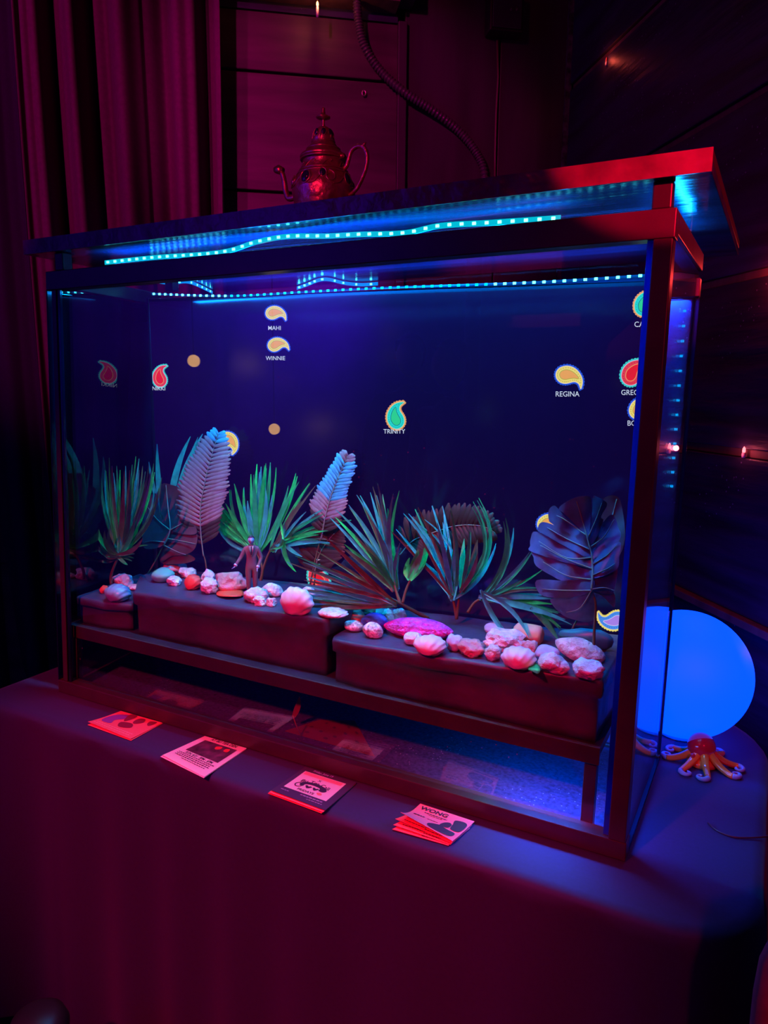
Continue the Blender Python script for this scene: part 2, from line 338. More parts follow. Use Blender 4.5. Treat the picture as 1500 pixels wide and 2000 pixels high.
# ------------------------------------------------------------------ curtain
cur_m = mat('curtain_cloth', (.10, .02, .07), .9, sheen=.0, nz=(90, .12))
def curtain(s0, s1, d0, z0_, z1_, name, m, wav, amp, label, ph=0., n=150):
    """pleats running along the back wall, from s0 to s1, d0 proud of it"""
    mb = MB(); nz_ = 16
    for j in range(nz_+1):
        z = z0_ + (z1_-z0_)*j/nz_
        for i in range(n+1):
            s = s0 + (s1-s0)*i/n
            a = 2*PI*s/wav + 1.3*math.sin(s*11.0+ph) + .15*math.sin(z*2+s*5)
            q = math.sin(a); y = amp*math.copysign(abs(q)**.7, q) + .3*amp*math.sin(2.3*a+1.+ph)
            mb.v.append(bw(s + .010*math.sin(z*1.3+s*7), z, d0 + y + .008*math.sin(z*1.7+s*3)))
    for j in range(nz_):
        for i in range(n):
            a = j*(n+1)+i; mb.f.append((a, a+1, a+n+2, a+n+1))
    o = mk(name, mb, m, smooth=True)
    sd = o.modifiers.new('thick', 'SOLIDIFY'); sd.thickness = .003
    return tag(o, label, 'curtain')
def cs(px, py, d): P = onp(px, py, bw(0, 0, d), DR); return (P-K0).dot(D2)
curtain(cs(434, 380, .10), cs(58, 500, .10), .10, FLOOR+.01, CEIL-.02, 'curtain', cur_m, .125, .045, 'dark red floor-length pleated curtain hanging left of the tank', .6, 200)
curtain(cs(66, 500, .02), cs(-420, 500, .02), .022, FLOOR+.01, CEIL-.02, 'curtain', mat('edge_darkening_navy', (.012, .008, .03), .9, nz=(90, .12)), .12, .010, 'added navy sheet keeping the left edge of the room dark, behind the red curtain', .2, 120)  # added cloth so that the left edge stays dark
# ------------------------------------------------------------------ table and its black cloth
def rrect(x0, x1, y0, y1, rads, n=10):
    out = []
    for (cx, cy, a0, r) in ((x1-rads[0], y0+rads[0], -90, rads[0]), (x1-rads[1], y1-rads[1], 0, rads[1]), (x0+rads[2], y1-rads[2], 90, rads[2]), (x0+rads[3], y0+rads[3], 180, rads[3])):
        for k in range(n+1):
            a = math.radians(a0+90*k/n); out.append(V((cx+r*math.cos(a), cy+r*math.sin(a), 0)))
    return out
TX0, TX1, TY0, TY1 = -.17, 1.375, -.108, .635
outl = rrect(TX0, TX1, TY0, TY1, (.115, .20, .05, .05))
def resample(pts, step):
    out = []; m = len(pts)
    for i in range(m):
        a, b = pts[i], pts[(i+1) % m]; k = max(1, int((b-a).length/step))
        out += [a.lerp(b, j/k) for j in range(k)]
    return out
outl = resample(outl, .012)
tb = empty('table', (.6, .26, FLOOR), 'black table carrying the display tank, hidden under its cloth', 'table')
tw = mat('table_wood', (.03, .025, .03), .5)
ins = [V((TX0+.012+(p.x-TX0)*(TX1-TX0-.024)/(TX1-TX0), TY0+.012+(p.y-TY0)*(TY1-TY0-.024)/(TY1-TY0), 0)) for p in outl]
mb = MB(); n = len(ins)
mb.add([p+V((0, 0, -.034)) for p in ins] + [p+V((0, 0, -.0035)) for p in ins], [tuple(range(n))[::-1], tuple(range(n, 2*n))] + [(i, (i+1) % n, n+(i+1) % n, n+i) for i in range(n)])
mk('tabletop', mb, tw, tb)
for lx in (TX0+.1, TX1-.12):
    for ly in (TY0+.1, TY1-.1): mk('leg', MB().tube([(lx, ly, FLOOR), (lx, ly, -.034)], .022, 12), tw, tb)
cloth_m = mat('black_cloth', (.015, .006, .09), .7, nz=(160, .12), sheen=.15)
mb = MB(); cen = V((.6, .26, 0)); rows = [(-.30, 0), (-.05, 0), (-.018, -.0005), (-.006, -.003), (0, -.010)] + [(0.0, -.03-.06*k) for k in range(0, 12)]
per = 0; L_ = []
for i, p in enumerate(outl):
    L_.append(per); per += (outl[(i+1) % n]-p).length
for ri, (off, z) in enumerate(rows):
    for i, p in enumerate(outl):
        tdir = (outl[(i+1) % n]-outl[i-1]).normalized(); nrm = V((tdir.y, -tdir.x, 0))
        dp = max(0., -z-.03); left = max(0., min(1., (.10-p.x)/.2)); right = max(0., min(1., (p.x-1.05)/.3))
        a = L_[i]*2*PI/.16
        amp = .002 + dp*(.028*left+.034*right+.007)
        q = p + nrm*(off if off > -.2 else 0) + nrm*(amp*(1+math.sin(a+1.1*math.sin(L_[i]*7))) if z < -.02 else 0) + nrm*dp*(.02+.05*left-.02*right)
        if off <= -.2: q = cen.lerp(p, .7)
        mb.v.append(V((q.x, q.y, z + .0001)))
for r in range(len(rows)-1):
    for i in range(n):
        mb.f.append((r*n+i, (r+1)*n+i, (r+1)*n+(i+1) % n, r*n+(i+1) % n))
mb.f.append(tuple(range(n)))
tag(mk('tablecloth', mb, cloth_m, smooth=True, origin=(.6, .26, FLOOR)), 'black cloth draped over the table, falling in soft folds to the floor', 'tablecloth')
# ------------------------------------------------------------------ display tank
W_, H_, D_ = 1.2, .90, .352
def T(p):
    k = p.z/H_; a = -.028+.047*k; b = 1.196+.007*k
    return V((a+(b-a)*p.x/W_ - .055*(1-p.x/W_)*max(0, p.y)/.34, p.y, p.z))     # the left side splays outward
fr_m = mat('black_enamel', (.040, .034, .042), .35, nz=(25, .15))
rim_m = translucent('acrylic_edge', (.05, .10, .30))
pane_m = glass('clear_acrylic', (.97, .98, 1.0), 1.75, .12)
side_m = glass('clear_acrylic_side', (.90, .94, 1.0), 1.8, .05)
tank = empty('display_tank', T(V((.6, .17, .0012))), 'large glass display tank with black frame standing on the black cloth', 'tank')
zb = .0012
def tbox(name, a, b, m, bevel=.0015, parent=None): return mk(name, MB().box(a, b, T), m, parent or tank, bevel=bevel)
tbox('rail', (0, 0, zb), (W_, .028, .030), fr_m)                    # bottom front
tbox('rail', (0, 0, .864), (W_, .028, .900), fr_m)                  # top front
tbox('rail', (1.172, .028, .872), (W_, D_, .900), fr_m)             # top right side
tbox('rail', (1.186, .028, zb), (W_, D_, .008), rim_m, .0005)       # bottom right side, thin
tbox('rail', (0, .028, .872), (.016, D_, .900), fr_m); tbox('rail', (0, .028, zb), (.016, D_, .012), fr_m)
tbox('rail', (0, D_-.02, .83), (W_, D_, .86), fr_m); tbox('rail', (0, D_-.02, zb), (W_, D_, .012), fr_m)
tbox('post', (1.174, 0, .030), (1.198, .028, .864), fr_m)           # front right
tbox('post', (.014, .002, .030), (.028, .016, .864), fr_m)          # front left, slim
tbox('post', (0, D_-.014, .012), (.014, D_, .872), fr_m)
tbox('post', (1.196, D_-.0115, .008), (W_, D_-.007, .83), rim_m, .0005)
tbox('corner_strip', (.030, .004, .030), (.037, .011, .864), rim_m, .0008)
tbox('corner_strip', (.0, .0, .030), (.0025, .014, .864), rim_m, .0004)
tbox('corner_strip', (1.1655, .008, .030), (1.1735, .020, .864), translucent('blue_acrylic_edge', (.02, .22, .9)), .0008)
tag(tbox('pane', (.028, .015, .030), (1.165, .0185, .864), pane_m, 0), 'clear front pane')
tbox('pane', (1.194, .028, .008), (1.197, D_-.012, .872), side_m, 0)
mk('pane', MB().hexa([T(V(q)) for q in ((.004, .030, .013), (.007, .030, .013), (.007, D_-.022, .013), (.004, D_-.022, .013), (.004, .030, .871), (.007, .030, .871), (.007, D_-.022, .871), (.004, D_-.022, .871))]), glass('smoked_acrylic', (.16, .18, .30), 2.1, .03), tank)
tbox('back_panel', (.016, D_-.013, .012), (1.19, D_-.009, .872), mat('blue_backing', (.10, .22, .55), .35))
floor_m = mat('scratched_acrylic', (.05, .05, .14), .16, nz=(160, .35), bump=(140, .05), specks=(130, 6, (.35, .38, .5)))
tbox('base_panel', (.016, .029, .0014), (1.186, D_-.021, .006), floor_m, 0)
zsh = .1545
shelf = tbox('shelf', (.010, .029, zsh-.014), (1.150, D_-.03, zsh), mat('shelf_board', (.03, .022, .04), .3, nz=(20, .3)), .001)
tbox('shelf_rail', (.010, .0235, zsh-.028), (1.150, .0285, zsh), fr_m, .0008)
for sx in (.012, 1.128): tbox('bracket', (sx, .030, .0065), (sx+.018, .048, zsh-.0145), fr_m, .001)
for q in ((1295, 'R'), (125, 'L')):
    x = ony(q[0], 400 if q[1] == 'R' else 515, .016).x
    mk('spacer', MB().box((x-.012, .004, .9002), (x+.012, .026, .9345)), blk, tank, bevel=.002)
for x in (.03, 1.17): mk('spacer', MB().box((x-.012, D_-.026, .9002), (x+.012, D_-.004, .9345)), blk, tank, bevel=.002)
# lid: a wide board on the spacers
lid_m = mat('lid_underside', (.03, .06, .14), .14, grain=((2, 26, 8), .55), bump=(1, .15))
lid = empty('lid_board', (.6, .3, .935), 'black board lying as a wide lid on top of the display tank', 'lid')
LX0, LX1, LY0, LY1, LZ = -.033, 1.240, -.008, .603, .935
zt_ = ony(1388, 287, LY0).z
mk('board', MB().box((LX0, LY0+.004, LZ), (LX1, LY1, LZ+.012)), lid_m, lid, bevel=.001)
face_m = mat('lid_front_paint', (.12, .06, .08), .28, nz=(14, .5), bump=(18, .5))
mk('front_edge', MB().box((LX0, LY0, LZ), (LX1, LY0+.0038, zt_)), face_m, lid)
mk('top_skin', MB().box((LX0, LY0+.004, LZ+.0122), (LX1, LY1, zt_)), mat('lid_top', (.02, .02, .025), .5), lid, bevel=.002)
# ------------------------------------------------------------------ tape lights
cyan = glow('tape_cyan', (.0, .30, 1.0), 1.0); led_c = glow('led_cyan', (.05, .80, 1.0), 12.0)
greenish = glow('tape_green', (.0, .55, .75), .9); led_g = glow('led_green', (.08, 1.0, .45), 9.0); led_b = glow('led_blue', (.0, .45, 1.0), 6.0)
dim = glow('tape_dim', (.0, .10, .5), .5)
led_me = {}
def tape(pts, nled, label, ms, seed=0, width=.008, tail=None):
    path = catmull(pts, 12); m = len(path)
    t = empty('tape_light', path[0], label, 'light', 'tape lights in the tank top')
    mb = MB()
    for p in path: mb.v += [p+V((0, -.0008, -width/2)), p+V((0, -.0008, width/2)), p+V((0, .0008, width/2)), p+V((0, .0008, -width/2))]
    for i in range(m-1):
        a = 4*i
        for k in range(4): mb.f.append((a+k, a+(k+1) % 4, a+4+(k+1) % 4, a+4+k))
    mb.f += [(3, 2, 1, 0), tuple(4*(m-1)+k for k in range(4))]
    mk('tape', mb, ms[0], t)
    cum = [0]
    for i in range(1, m): cum.append(cum[-1]+(path[i]-path[i-1]).length)
    for k in range(nled):
        d = cum[-1]*(k+.5)/nled; i = max(j for j in range(m) if cum[j] <= d); i = min(i, m-2)
        P = path[i].lerp(path[i+1], (d-cum[i])/(cum[i+1]-cum[i]+1e-9)) + V((0, -.0018, 0))
        mm = ms[1] if not callable(ms[1]) else ms[1](k/nled)
        key = mm.name
        if key not in led_me:
            o = mk('led', MB().box((-.0026, -.0008, -.002), (.0026, .0008, .002)), mm, None, origin=(0, 0, 0)); led_me[key] = o
            o.location = P; o.parent = t; o.matrix_parent_inverse = Matrix.Translation(-t.location)
        else: inst('led', led_me[key], P, t)
    return t
tape([ony(x, y, .036) for x, y in ((205, 513), (300, 503), (430, 493), (500, 473), (560, 462), (640, 461), (700, 458), (790, 455), (860, 441), (960, 435), (1095, 426))], 46,
     'wavy green and cyan tape light lying along the top front rail under the lid', (greenish, lambda f: led_g if f > .62 else led_c))
S2z = .929
tape([onz(x, y, S2z) for x, y in ((262, 543), (300, 549), (335, 553), (370, 551), (415, 571))], 9, 'short cyan tape light hanging under the lid at the left, bending at its right end', (cyan, led_c))
tape([onz(x, y, S2z) for x, y in ((350, 538), (372, 546), (400, 541), (450, 536))], 5, 'short cyan strip standing in for the mirror image of the left tape under the lid', (cyan, led_c))  # glowing copy in place of the left tape's mirror image
tape([onz(x, y, S2z) for x, y in ((580, 563), (600, 556), (623, 547), (643, 546), (673, 553), (707, 556), (738, 554))], 9, 'wavy cyan tape light hanging under the lid at the middle with a clear loose end', (cyan, led_c))
YT = .270
tape([ony(x, y, YT-.006) for x, y in ((296, 574), (450, 578), (600, 570), (760, 562), (940, 556), (1100, 549), (1262, 538))], 62, 'long straight blue tape light along the top edge of the screen', (dim, lambda f: led_b if .2 < f < .75 else led_c), width=.004)
tape([V((1.180, y, .904)) for y in (.05, .12, .2, .28, .33)], 16, 'short blue tape light lying on the right top rail of the tank under the lid', (cyan, led_c))
tape([V((1.182, D_-.018, z)) for z in (.82, .7, .6, .5)], 13, 'vertical blue tape light down the rear right corner of the tank', (dim, led_b))
sg = tape([V((.955, .05, .130)), V((1.0, .05, .130)), V((1.06, .05, .130)), V((1.12, .05, .130))], 8, 'short blue tape light tucked under the shelf at the right end', (dim, lambda f: led_g if f < .1 else led_b))
# ------------------------------------------------------------------ screen
scr = empty('screen', V((.6, YT+.02, zsh+.0006)), 'dark television screen standing at the back of the tank showing paisley shapes', 'screen')
sxa, sxb = ony(287, 578, YT).x, 1.15
szl, szr = ony(287, 583, YT).z, ony(1258, 548, YT).z
szr = szl+(szr-szl)*(sxb-sxa)/(ony(1258, 548, YT).x-sxa)
sm = mat('screen_glass', (.003, .002, .010), .13, spec=.8, emit=(.17, .02, 1.0), es=.024)
bez = mat('screen_bezel', (.008, .008, .012), .25)
zb_ = zsh+.0008
def sbox(x0, x1, y0, y1, zl0, zr0, zl1, zr1): return MB().hexa([(x0, y0, zl0), (x1, y0, zr0), (x1, y1, zr0), (x0, y1, zl0), (x0, y0, zl1), (x1, y0, zr1), (x1, y1, zr1), (x0, y1, zl1)])
mk('bezel', sbox(sxa, sxb, YT+.003, YT+.045, zb_, zb_, szl, szr), bez, scr, bevel=.002)
mk('panel', sbox(sxa+.007, sxb-.007, YT, YT+.0028, zb_+.012, zb_+.012, szl-.008, szr-.008), sm, scr)
mk('bezel_edge', sbox(sxa, sxa+.0068, YT-.002, YT+.0028, zb_, zb_, szl, szl), bez, scr, bevel=.0008)
# paisley outline, tail curling clockwise; unit = photograph pixels at the size of the largest one
PO = [((x-700)/15., -(y-620)/15.) for x, y in ((345, 620), (372, 500), (470, 395), (640, 345), (800, 365), (940, 440), (1050, 560), (1120, 700), (1135, 850), (1092, 1020), (1060, 950), (1020, 870), (940, 820), (850, 815), (720, 850), (600, 862), (470, 825), (380, 735))]
PI_ = [((x-700)/15., -(y-620)/15.) for x, y in ((462, 610), (500, 520), (600, 470), (700, 465), (820, 510), (930, 590), (1020, 715), (900, 700), (760, 712), (620, 738), (510, 705))]
def cat2(p, n): return [(v.x, v.y) for v in catmull([V((a, b, 0)) for a, b in p], n, True)]
def offs(p, d):
    out = []; m = len(p)
    for i in range(m):
        t = V((p[(i+1) % m][0]-p[i-1][0], p[(i+1) % m][1]-p[i-1][1])); t = t.normalized() if t.length > 1e-9 else V((1, 0))
        out.append((p[i][0]-t.y*d, p[i][1]+t.x*d))
    return out
OUT = cat2(PO, 6); INN = cat2(PI_, 5)
def E_(n, c, s=1.): return glow(n, c, s)
PAL = {
 'yellow': dict(border=E_('g_blue', (.02, .09, .75)), line=E_('g_pale', (.75, .7, 1.0)), band=E_('g_yellow', (.95, .78, .18)), ring=E_('g_olive', (.42, .45, .05)), inner=E_('g_orange', (.95, .42, .10)), dot=E_('g_brown', (.25, .12, .02))),
 'red': dict(border=E_('g_teal', (.05, .65, .62)), line=E_('g_pale', (.7, .7, 1.0)), band=E_('g_red', (.9, .05, .08)), ring=E_('g_gold', (.95, .45, .15)), inner=E_('g_deepred', (.9, .01, .02)), dot=E_('g_darkred', (.35, .01, .02))),
 'teal': dict(border=E_('g_amber', (.9, .38, .12)), line=E_('g_cream', (.9, .8, .45)), band=E_('g_aqua', (.02, .78, .68)), ring=E_('g_navy', (.01, .12, .3)), inner=E_('g_green', (.03, .72, .30)), dot=E_('g_darkteal', (.0, .15, .22))),
 'blue': dict(border=E_('g_yellow', (.95, .78, .18)), line=E_('g_cream', (.9, .8, .45)), band=E_('g_sky', (.08, .30, .95)), ring=E_('g_pale', (.7, .7, 1.0)), inner=E_('g_violet', (.45, .25, .9)), dot=E_('g_navy', (.01, .05, .3))),
}
white = glow('g_white', (.68, .76, .95), 1.)
lay = [0]
def paisley(cx, cy, size, rot, pal, text='', tx=0, ty=0, tsz=11, flip=1, fade=None):
    P = PAL[pal]; ca, sa = math.cos(math.radians(rot)), math.sin(math.radians(rot)); lay[0] += 1
    base = YT - .0003 - .00012*lay[0]*0
    def put(x, y, d):
        x *= flip; px = cx+(x*ca-y*sa)*size; py = cy-(x*sa+y*ca)*size
        q = ony(px, py, base-d); return q
    def poly(p, d, nm, m, par):
        mb = MB(); n = len(p)
        bm = bmesh.new(); vs = [bm.verts.new((a, b, 0)) for a, b in p]; bm.faces.new(vs); bmesh.ops.triangulate(bm, faces=bm.faces[:], ngon_method='EAR_CLIP')
        for i, v in enumerate(bm.verts): v.index = i
        mb.add([put(v.co.x, v.co.y, d) for v in bm.verts], [tuple(v.index for v in f.verts) for f in bm.faces]); bm.free()
        o = mk(nm, mb, m, None); COL_parent(o, par); return o
    sc = []
    for i, (a, b) in enumerate(offs(OUT, 3.6)):
        k = 1.0 if i % 3 else -.0
        o2 = offs(OUT, 4.6 if i % 3 else 3.1)[i]; sc.append(o2)
    g = poly(sc, .0, 'paisley_graphic', P['border'], scr)
    g['label'] = {'yellow': 'yellow paisley with orange heart and blue scalloped rim', 'red': 'red paisley with teal scalloped rim', 'teal': 'aqua and green paisley with amber scalloped rim', 'blue': 'blue paisley with yellow rim'}[pal]
    poly(offs(OUT, .9), .0002, 'outline', P['line'], g); poly(OUT, .0004, 'band', P['band'], g)
    poly(offs(INN, 1.1), .0006, 'ring', P['ring'], g); poly(INN, .0008, 'heart', P['inner'], g)
    mb = MB(); mid = [((a[0]*.5+b[0]*.5), (a[1]*.5+b[1]*.5)) for a, b in zip(offs(OUT, -3.2), offs(OUT, -3.2))]
    for i in range(0, len(mid), 3):
        a, b = mid[i]
        if 56 <= i <= 64: continue
        mb.add([put(a+.75*math.cos(t), b+.75*math.sin(t), .0006) for t in [2*PI*k/6 for k in range(6)]], [tuple(range(6))])
    o = mk('dots', mb, P['dot'], None); COL_parent(o, g)
    if text:
        t = text_mb(text, tsz, .028)
        tb_ = MB().add([ony(tx+v.x*.92, ty-v.y, base-.0010) for v in t.v], t.f)
        o = mk('lettering', tb_, white, None); COL_parent(o, g)
def COL_parent(o, par):
    # parts and sub-parts alike carry world coordinates in their own location
    o.parent = par; o.matrix_parent_inverse = Matrix.Translation(-par.location)
paisley(1109, 733, .98, 0, 'yellow', 'REGINA', 1108, 770, 14.5)
paisley(536, 611, .72, 12, 'yellow', 'MAHI', 536, 641, 11.5)
paisley(540, 673, .72, 22, 'yellow', 'WINNIE', 538, 700, 11.5)
paisley(773, 816, .92, 108, 'teal', 'TRINITY', 770, 843, 12.5)
paisley(312, 738, .74, 106, 'red', 'NIKKI', 310, 759, 11)
paisley(448, 860, .78, -34, 'yellow', 'LUK', 447, 884, 11.5)
paisley(1258, 594, .98, 78, 'teal', 'CA', 1248, 634, 15)
paisley(1236, 728, 1.08, 62, 'red', 'GREG', 1230, 767, 14.5)
paisley(1250, 797, .98, 50, 'yellow', 'BO', 1234, 827, 14.5)
paisley(1072, 1022, .95, 20, 'yellow')
paisley(1200, 1212, .95, 200, 'blue')
paisley(622, 1130, 1.0, 130, 'red')
# ------------------------------------------------------------------ black wrapped foam blocks on the shelf
wrap = mat('black_wrap', (.060, .045, .085), .42, nz=(12, .3), bump=(26, .35))
def ZR(x): return .234+.046*(x-.674)
def ZM(x): return .246+.036*(x-.171)
def ZS(x): return .216
def surf(px, py, f, dz=0.):
    z = .23
    for _ in range(8): P = onz(px, py, z+dz); z = f(P.x)
    return P, z
def block(poly, z0, z1, label, seed):
    """irregular slab with soft edges and creases round its sides"""
    mb = MB(); pts = resample([V((a, b, 0)) for a, b in poly], .012); n = len(pts); cx = sum((p for p in pts), V())/n
    H = .085; rows = [(0, -.005), (.012/H, -.005), (.40, -.006), (1-.027/H, -.0055), (1-.0235/H, .0015), (1-.016/H, .002), (1-.006/H, .0022), (1-.0015/H, .0005), (1, -.003), (1, -.02)]
    for j, (zf, d) in enumerate(rows):
        for i, p in enumerate(pts):
            z = z0+(z1(p.x)-z0)*zf
            o = (p-cx); o.normalize()
            nn = noise.noise(V((p.x*22+seed, p.y*22, z*40)))*.004*(1 if 1 < j < 8 else .3)
            mb.v.append(V((p.x, p.y, z)) + o*(d+nn) + V((0, 0, noise.noise(V((p.x*30, p.y*30, seed)))*.0016 if 3 < j < 9 else 0)))
    for j in range(len(rows)-1):
        for i in range(n): mb.f.append((j*n+i, j*n+(i+1) % n, (j+1)*n+(i+1) % n, (j+1)*n+i))
    mb.f += [tuple(range(n))[::-1], tuple((len(rows)-1)*n+i for i in range(n))]
    return tag(mk('foam_block', mb, wrap, smooth=True), label, 'block', 'black wrapped blocks on the shelf')
zsb = zsh+.0004
block([(.662, .060), (.670, .043), (.70, .038), (.90, .036), (1.140, .034), (1.146, .258), (.66, .260), (.655, .15)], zsb, ZR, 'long black wrapped block carrying pebbles on the right, nearest the front pane', 1.)
block([(.168, .052), (.35, .052), (.650, .054), (.648, .260), (.035, .260), (.060, .17)], zsb, ZM, 'long black wrapped block at middle left with the suited figurine on it', 5.)
block([(.002, .040), (.085, .040), (.152, .060), (.055, .16), (.026, .255), (-.032, .255)], zsb, ZS, 'small black wrapped block in the left corner of the tank', 9.)
# ------------------------------------------------------------------ stones and shells
def stone_mesh(hw, hd, hz, kind, seed):
    bm = bmesh.new(); bmesh.ops.create_icosphere(bm, subdivisions=4 if kind in ('shell', 'long') else 3, radius=1)
    for v in bm.verts:
        c = v.co; x, y, z = c
        if kind in ('rough', 'pitted', 'angular'):
            f = 1 + .34*noise.noise(c*1.3+V((seed, 0, 0))) + .20*noise.noise(c*3.2+V((0, seed, 0))) + .07*noise.noise(c*8+V((seed, 0, 3)))
            if kind == 'pitted': f -= .22*max(0, noise.noise(c*7+V((0, 0, seed))))*2
            if kind == 'angular':
                m = max(abs(x), abs(y)*1.05, abs(z)); f *= .62/m*.55 + .55
            x, y, z = x*f, y*f, z*f
        elif kind == 'smooth':
            f = 1 + .20*noise.noise(c*1.1+V((seed, 0, 0))); x, y, z = x*f, y*f, z*f
        elif kind == 'shell':     # scallop: ribs fanning from the hinge
            a = math.atan2(x, z+1.05); f = (1+.045*math.cos(a*26))*(1+.08*noise.noise(c*1.5+V((seed, 0, 0)))) ; x, y, z = x*f*(1-.22*max(0, -z)), y*f, z*f
        elif kind == 'long':
            a = math.atan2(z, y); f = (1+.05*math.cos(a*12))*(1-.35*abs(x)**3); y, z = y*f, z*f
        elif kind == 'wedge':
            x, y, z = x*(1+.0), y, z*(.5+.5*(x*.5+.5)) + .15*noise.noise(c*2+V((seed, 0, 0)))
        elif kind == 'drum':
            m = max(abs(x)/.0001 if False else 0, 0); r = math.sqrt(y*y+z*z); k = 1/max(abs(x)/1., r/1.) ; x, y, z = x*min(k, 1.25)*.8, y*min(k, 1.25)*.8, z*min(k, 1.25)*.8
        if z < -.72: z = -.72 + (z+.72)*.15
        v.co = (x*hw, y*hd, z*hz)
    mb = MB()
    for i, v in enumerate(bm.verts): v.index = i
    mb.add([v.co.copy() for v in bm.verts], [tuple(v.index for v in f.verts) for f in bm.faces]); bm.free()
    return mb
SM = {
 'pink': mat('stone_pale', (.72, .62, .60), .75, nz=(70, .35), bump=(110, .8)),
 'white': mat('stone_white', (.80, .76, .76), .7, nz=(60, .22), bump=(130, .7)),
 'sage': mat('stone_sage', (.16, .55, .42), .45, nz=(14, .15)),
 'red': mat('stone_red', (.85, .07, .05), .5, nz=(25, .2)),
 'lav': mat('stone_lavender', (.52, .46, .62), .7, nz=(35, .3), bump=(80, .4)),
 'shellw': mat('shell_white', (.78, .74, .78), .35, nz=(18, .12)),
 'shellg': mat('shell_blue_green', (.22, .42, .55), .22, nz=(10, .25)),
 'blue': mat('stone_blue_glitter', (.04, .10, .55), .18, nz=(50, .35), bump=(160, .4)),
 'mag': mat('shell_magenta', (.72, .06, .62), .3, nz=(90, .45), bump=(160, .8)),
 'teal': mat('stone_teal', (.05, .45, .42), .35, nz=(18, .2)),
 'green': mat('stone_green', (.05, .30, .10), .35, nz=(40, .45)),
 'orange': mat('stone_peach', (.75, .38, .25), .6, nz=(20, .2), bump=(40, .3)),
 'speck': mat('stone_speckled', (.70, .62, .66), .6, nz=(170, .7), bump=(170, .5)),
 'deep': mat('stone_rose', (.58, .33, .33), .75, nz=(22, .35), bump=(70, 1.)),
}
def cropA(x, y): return 80+x/3.75, 830+y/3.75
def cropB(x, y): return 350+x/3.75, 850+y/3.75
def cropC(x, y): return 560+x/3.75, 940+y/3.75
def cropD(x, y): return 850+x/3.75, 940+y/3.75
def stone(crop, cx, cy, hw, hh, kind, m, zt, label, rot=0, tilt=0, nm='stone', cat=None, lift=0., dd=.8, fl=1.0):
    px, py = crop(cx, cy); hw *= 1.06/3.75; hh *= 1.06/3.75
    P, z0 = surf(px, py, zt, .01)
    for _ in range(4):
        s = mpp(P); hz = hh*s*fl; P, z0 = surf(px, py, zt, hz*.72+lift)
    if P.y > YT-.014: P = ony(px, py, YT-.014); z0 = zt(P.x)
    hd = min(hw*s*dd, max(.010, (YT-.004-P.y)))
    P.z = z0 + .72*hz + lift + .0004
    mb = stone_mesh(hw*s, hd, hz, kind, cx*.013+cy*.007)
    M = Matrix.Rotation(math.radians(rot), 3, 'Z') @ Matrix.Rotation(math.radians(tilt), 3, 'Y')
    o = mk(nm, MB().add([P + M @ v for v in mb.v], mb.f), SM[m], smooth=kind != 'angular')
    return tag(o, label, cat or nm, 'pebbles and shells on the blocks')
A, B_, C_, D = cropA, cropB, cropC, cropD
stone(A, 970, 1052, 98, 38, 'rough', 'deep', ZM, 'rough rose stone lying farthest back behind the sage green stone', 0)
stone(A, 890, 1105, 85, 50, 'smooth', 'sage', ZM, 'smooth sage green oval stone at the left end of the middle block')
stone(A, 975, 1145, 58, 36, 'angular', 'white', ZM, 'small angular white stone in front of the sage green stone')
stone(A, 1075, 1085, 66, 38, 'rough', 'pink', ZM, 'pale pink rough stone behind the bright red shell')
stone(A, 1115, 1158, 66, 58, 'shell', 'red', ZM, 'bright red rounded shell on the middle block', nm='shell')
stone(A, 1225, 1120, 50, 52, 'rough', 'pink', ZM, 'pale pitted stone leaning up behind another beside the red shell')
stone(A, 1230, 1185, 66, 62, 'pitted', 'white', ZM, 'pale pitted stone right of the bright red shell')
stone(B_, 380, 1078, 122, 74, 'rough', 'deep', ZM, 'large rose coloured rough stone behind the red leaf')
stone(B_, 565, 1178, 90, 56, 'rough', 'pink', ZM, 'pale oblong stone at the feet of the suited figurine')
stone(B_, 685, 1136, 78, 50, 'smooth', 'pink', ZM, 'smooth pink stone just left of the big white shell')
stone(B_, 592, 1218, 52, 38, 'angular', 'white', ZM, 'small angular white stone front of the figurine stones')
stone(B_, 676, 1226, 36, 36, 'angular', 'white', ZM, 'smallest white chip by the big white shell')
stone(B_, 862, 1226, 132, 108, 'shell', 'shellw', ZM, 'largest shell, round and white, on the middle block', nm='shell', dd=.55)
stone(B_, 945, 1158, 56, 46, 'smooth', 'pink', ZM, 'pink stone half hidden behind the large white shell')
stone(B_, 1130, 1304, 108, 30, 'shell', 'pink', ZM, 'flat pink shell at the right end of the middle block', nm='shell')
stone(A, 600, 1142, 72, 46, 'rough', 'pink', ZS, 'pink stone at the foot of the leftmost grassy plant')
stone(A, 565, 1236, 96, 66, 'shell', 'shellg', ZS, 'glossy blue green scallop shell on the small left block', nm='shell')
stone(A, 465, 1208, 36, 30, 'rough', 'red', ZS, 'small reddish pebble left of the blue green scallop')
stone(A, 690, 1186, 56, 18, 'smooth', 'pink', ZS, 'flat pink pebble right of the blue green scallop')
stone(C_, 508, 990, 60, 54, 'rough', 'red', ZR, 'red knobbly stone at the left end of the front block')
stone(C_, 615, 962, 58, 30, 'angular', 'red', ZR, 'flat bright red chip behind the blue glittering stone')
stone(C_, 690, 960, 60, 30, 'smooth', 'teal', ZR, 'small teal stone behind the blue glittering stone')
stone(C_, 490, 1060, 70, 40, 'smooth', 'speck', ZR, 'pale speckled stone leftmost on the front block')
stone(C_, 645, 1035, 98, 62, 'smooth', 'blue', ZR, 'deep blue glittering stone on the front block')
stone(C_, 632, 1096, 74, 58, 'smooth', 'speck', ZR, 'pale triangular speckled stone before the blue glittering one', dd=.7)
stone(C_, 745, 990, 42, 54, 'rough', 'pink', ZR, 'pink stone standing behind the magenta shell, left of a pair')
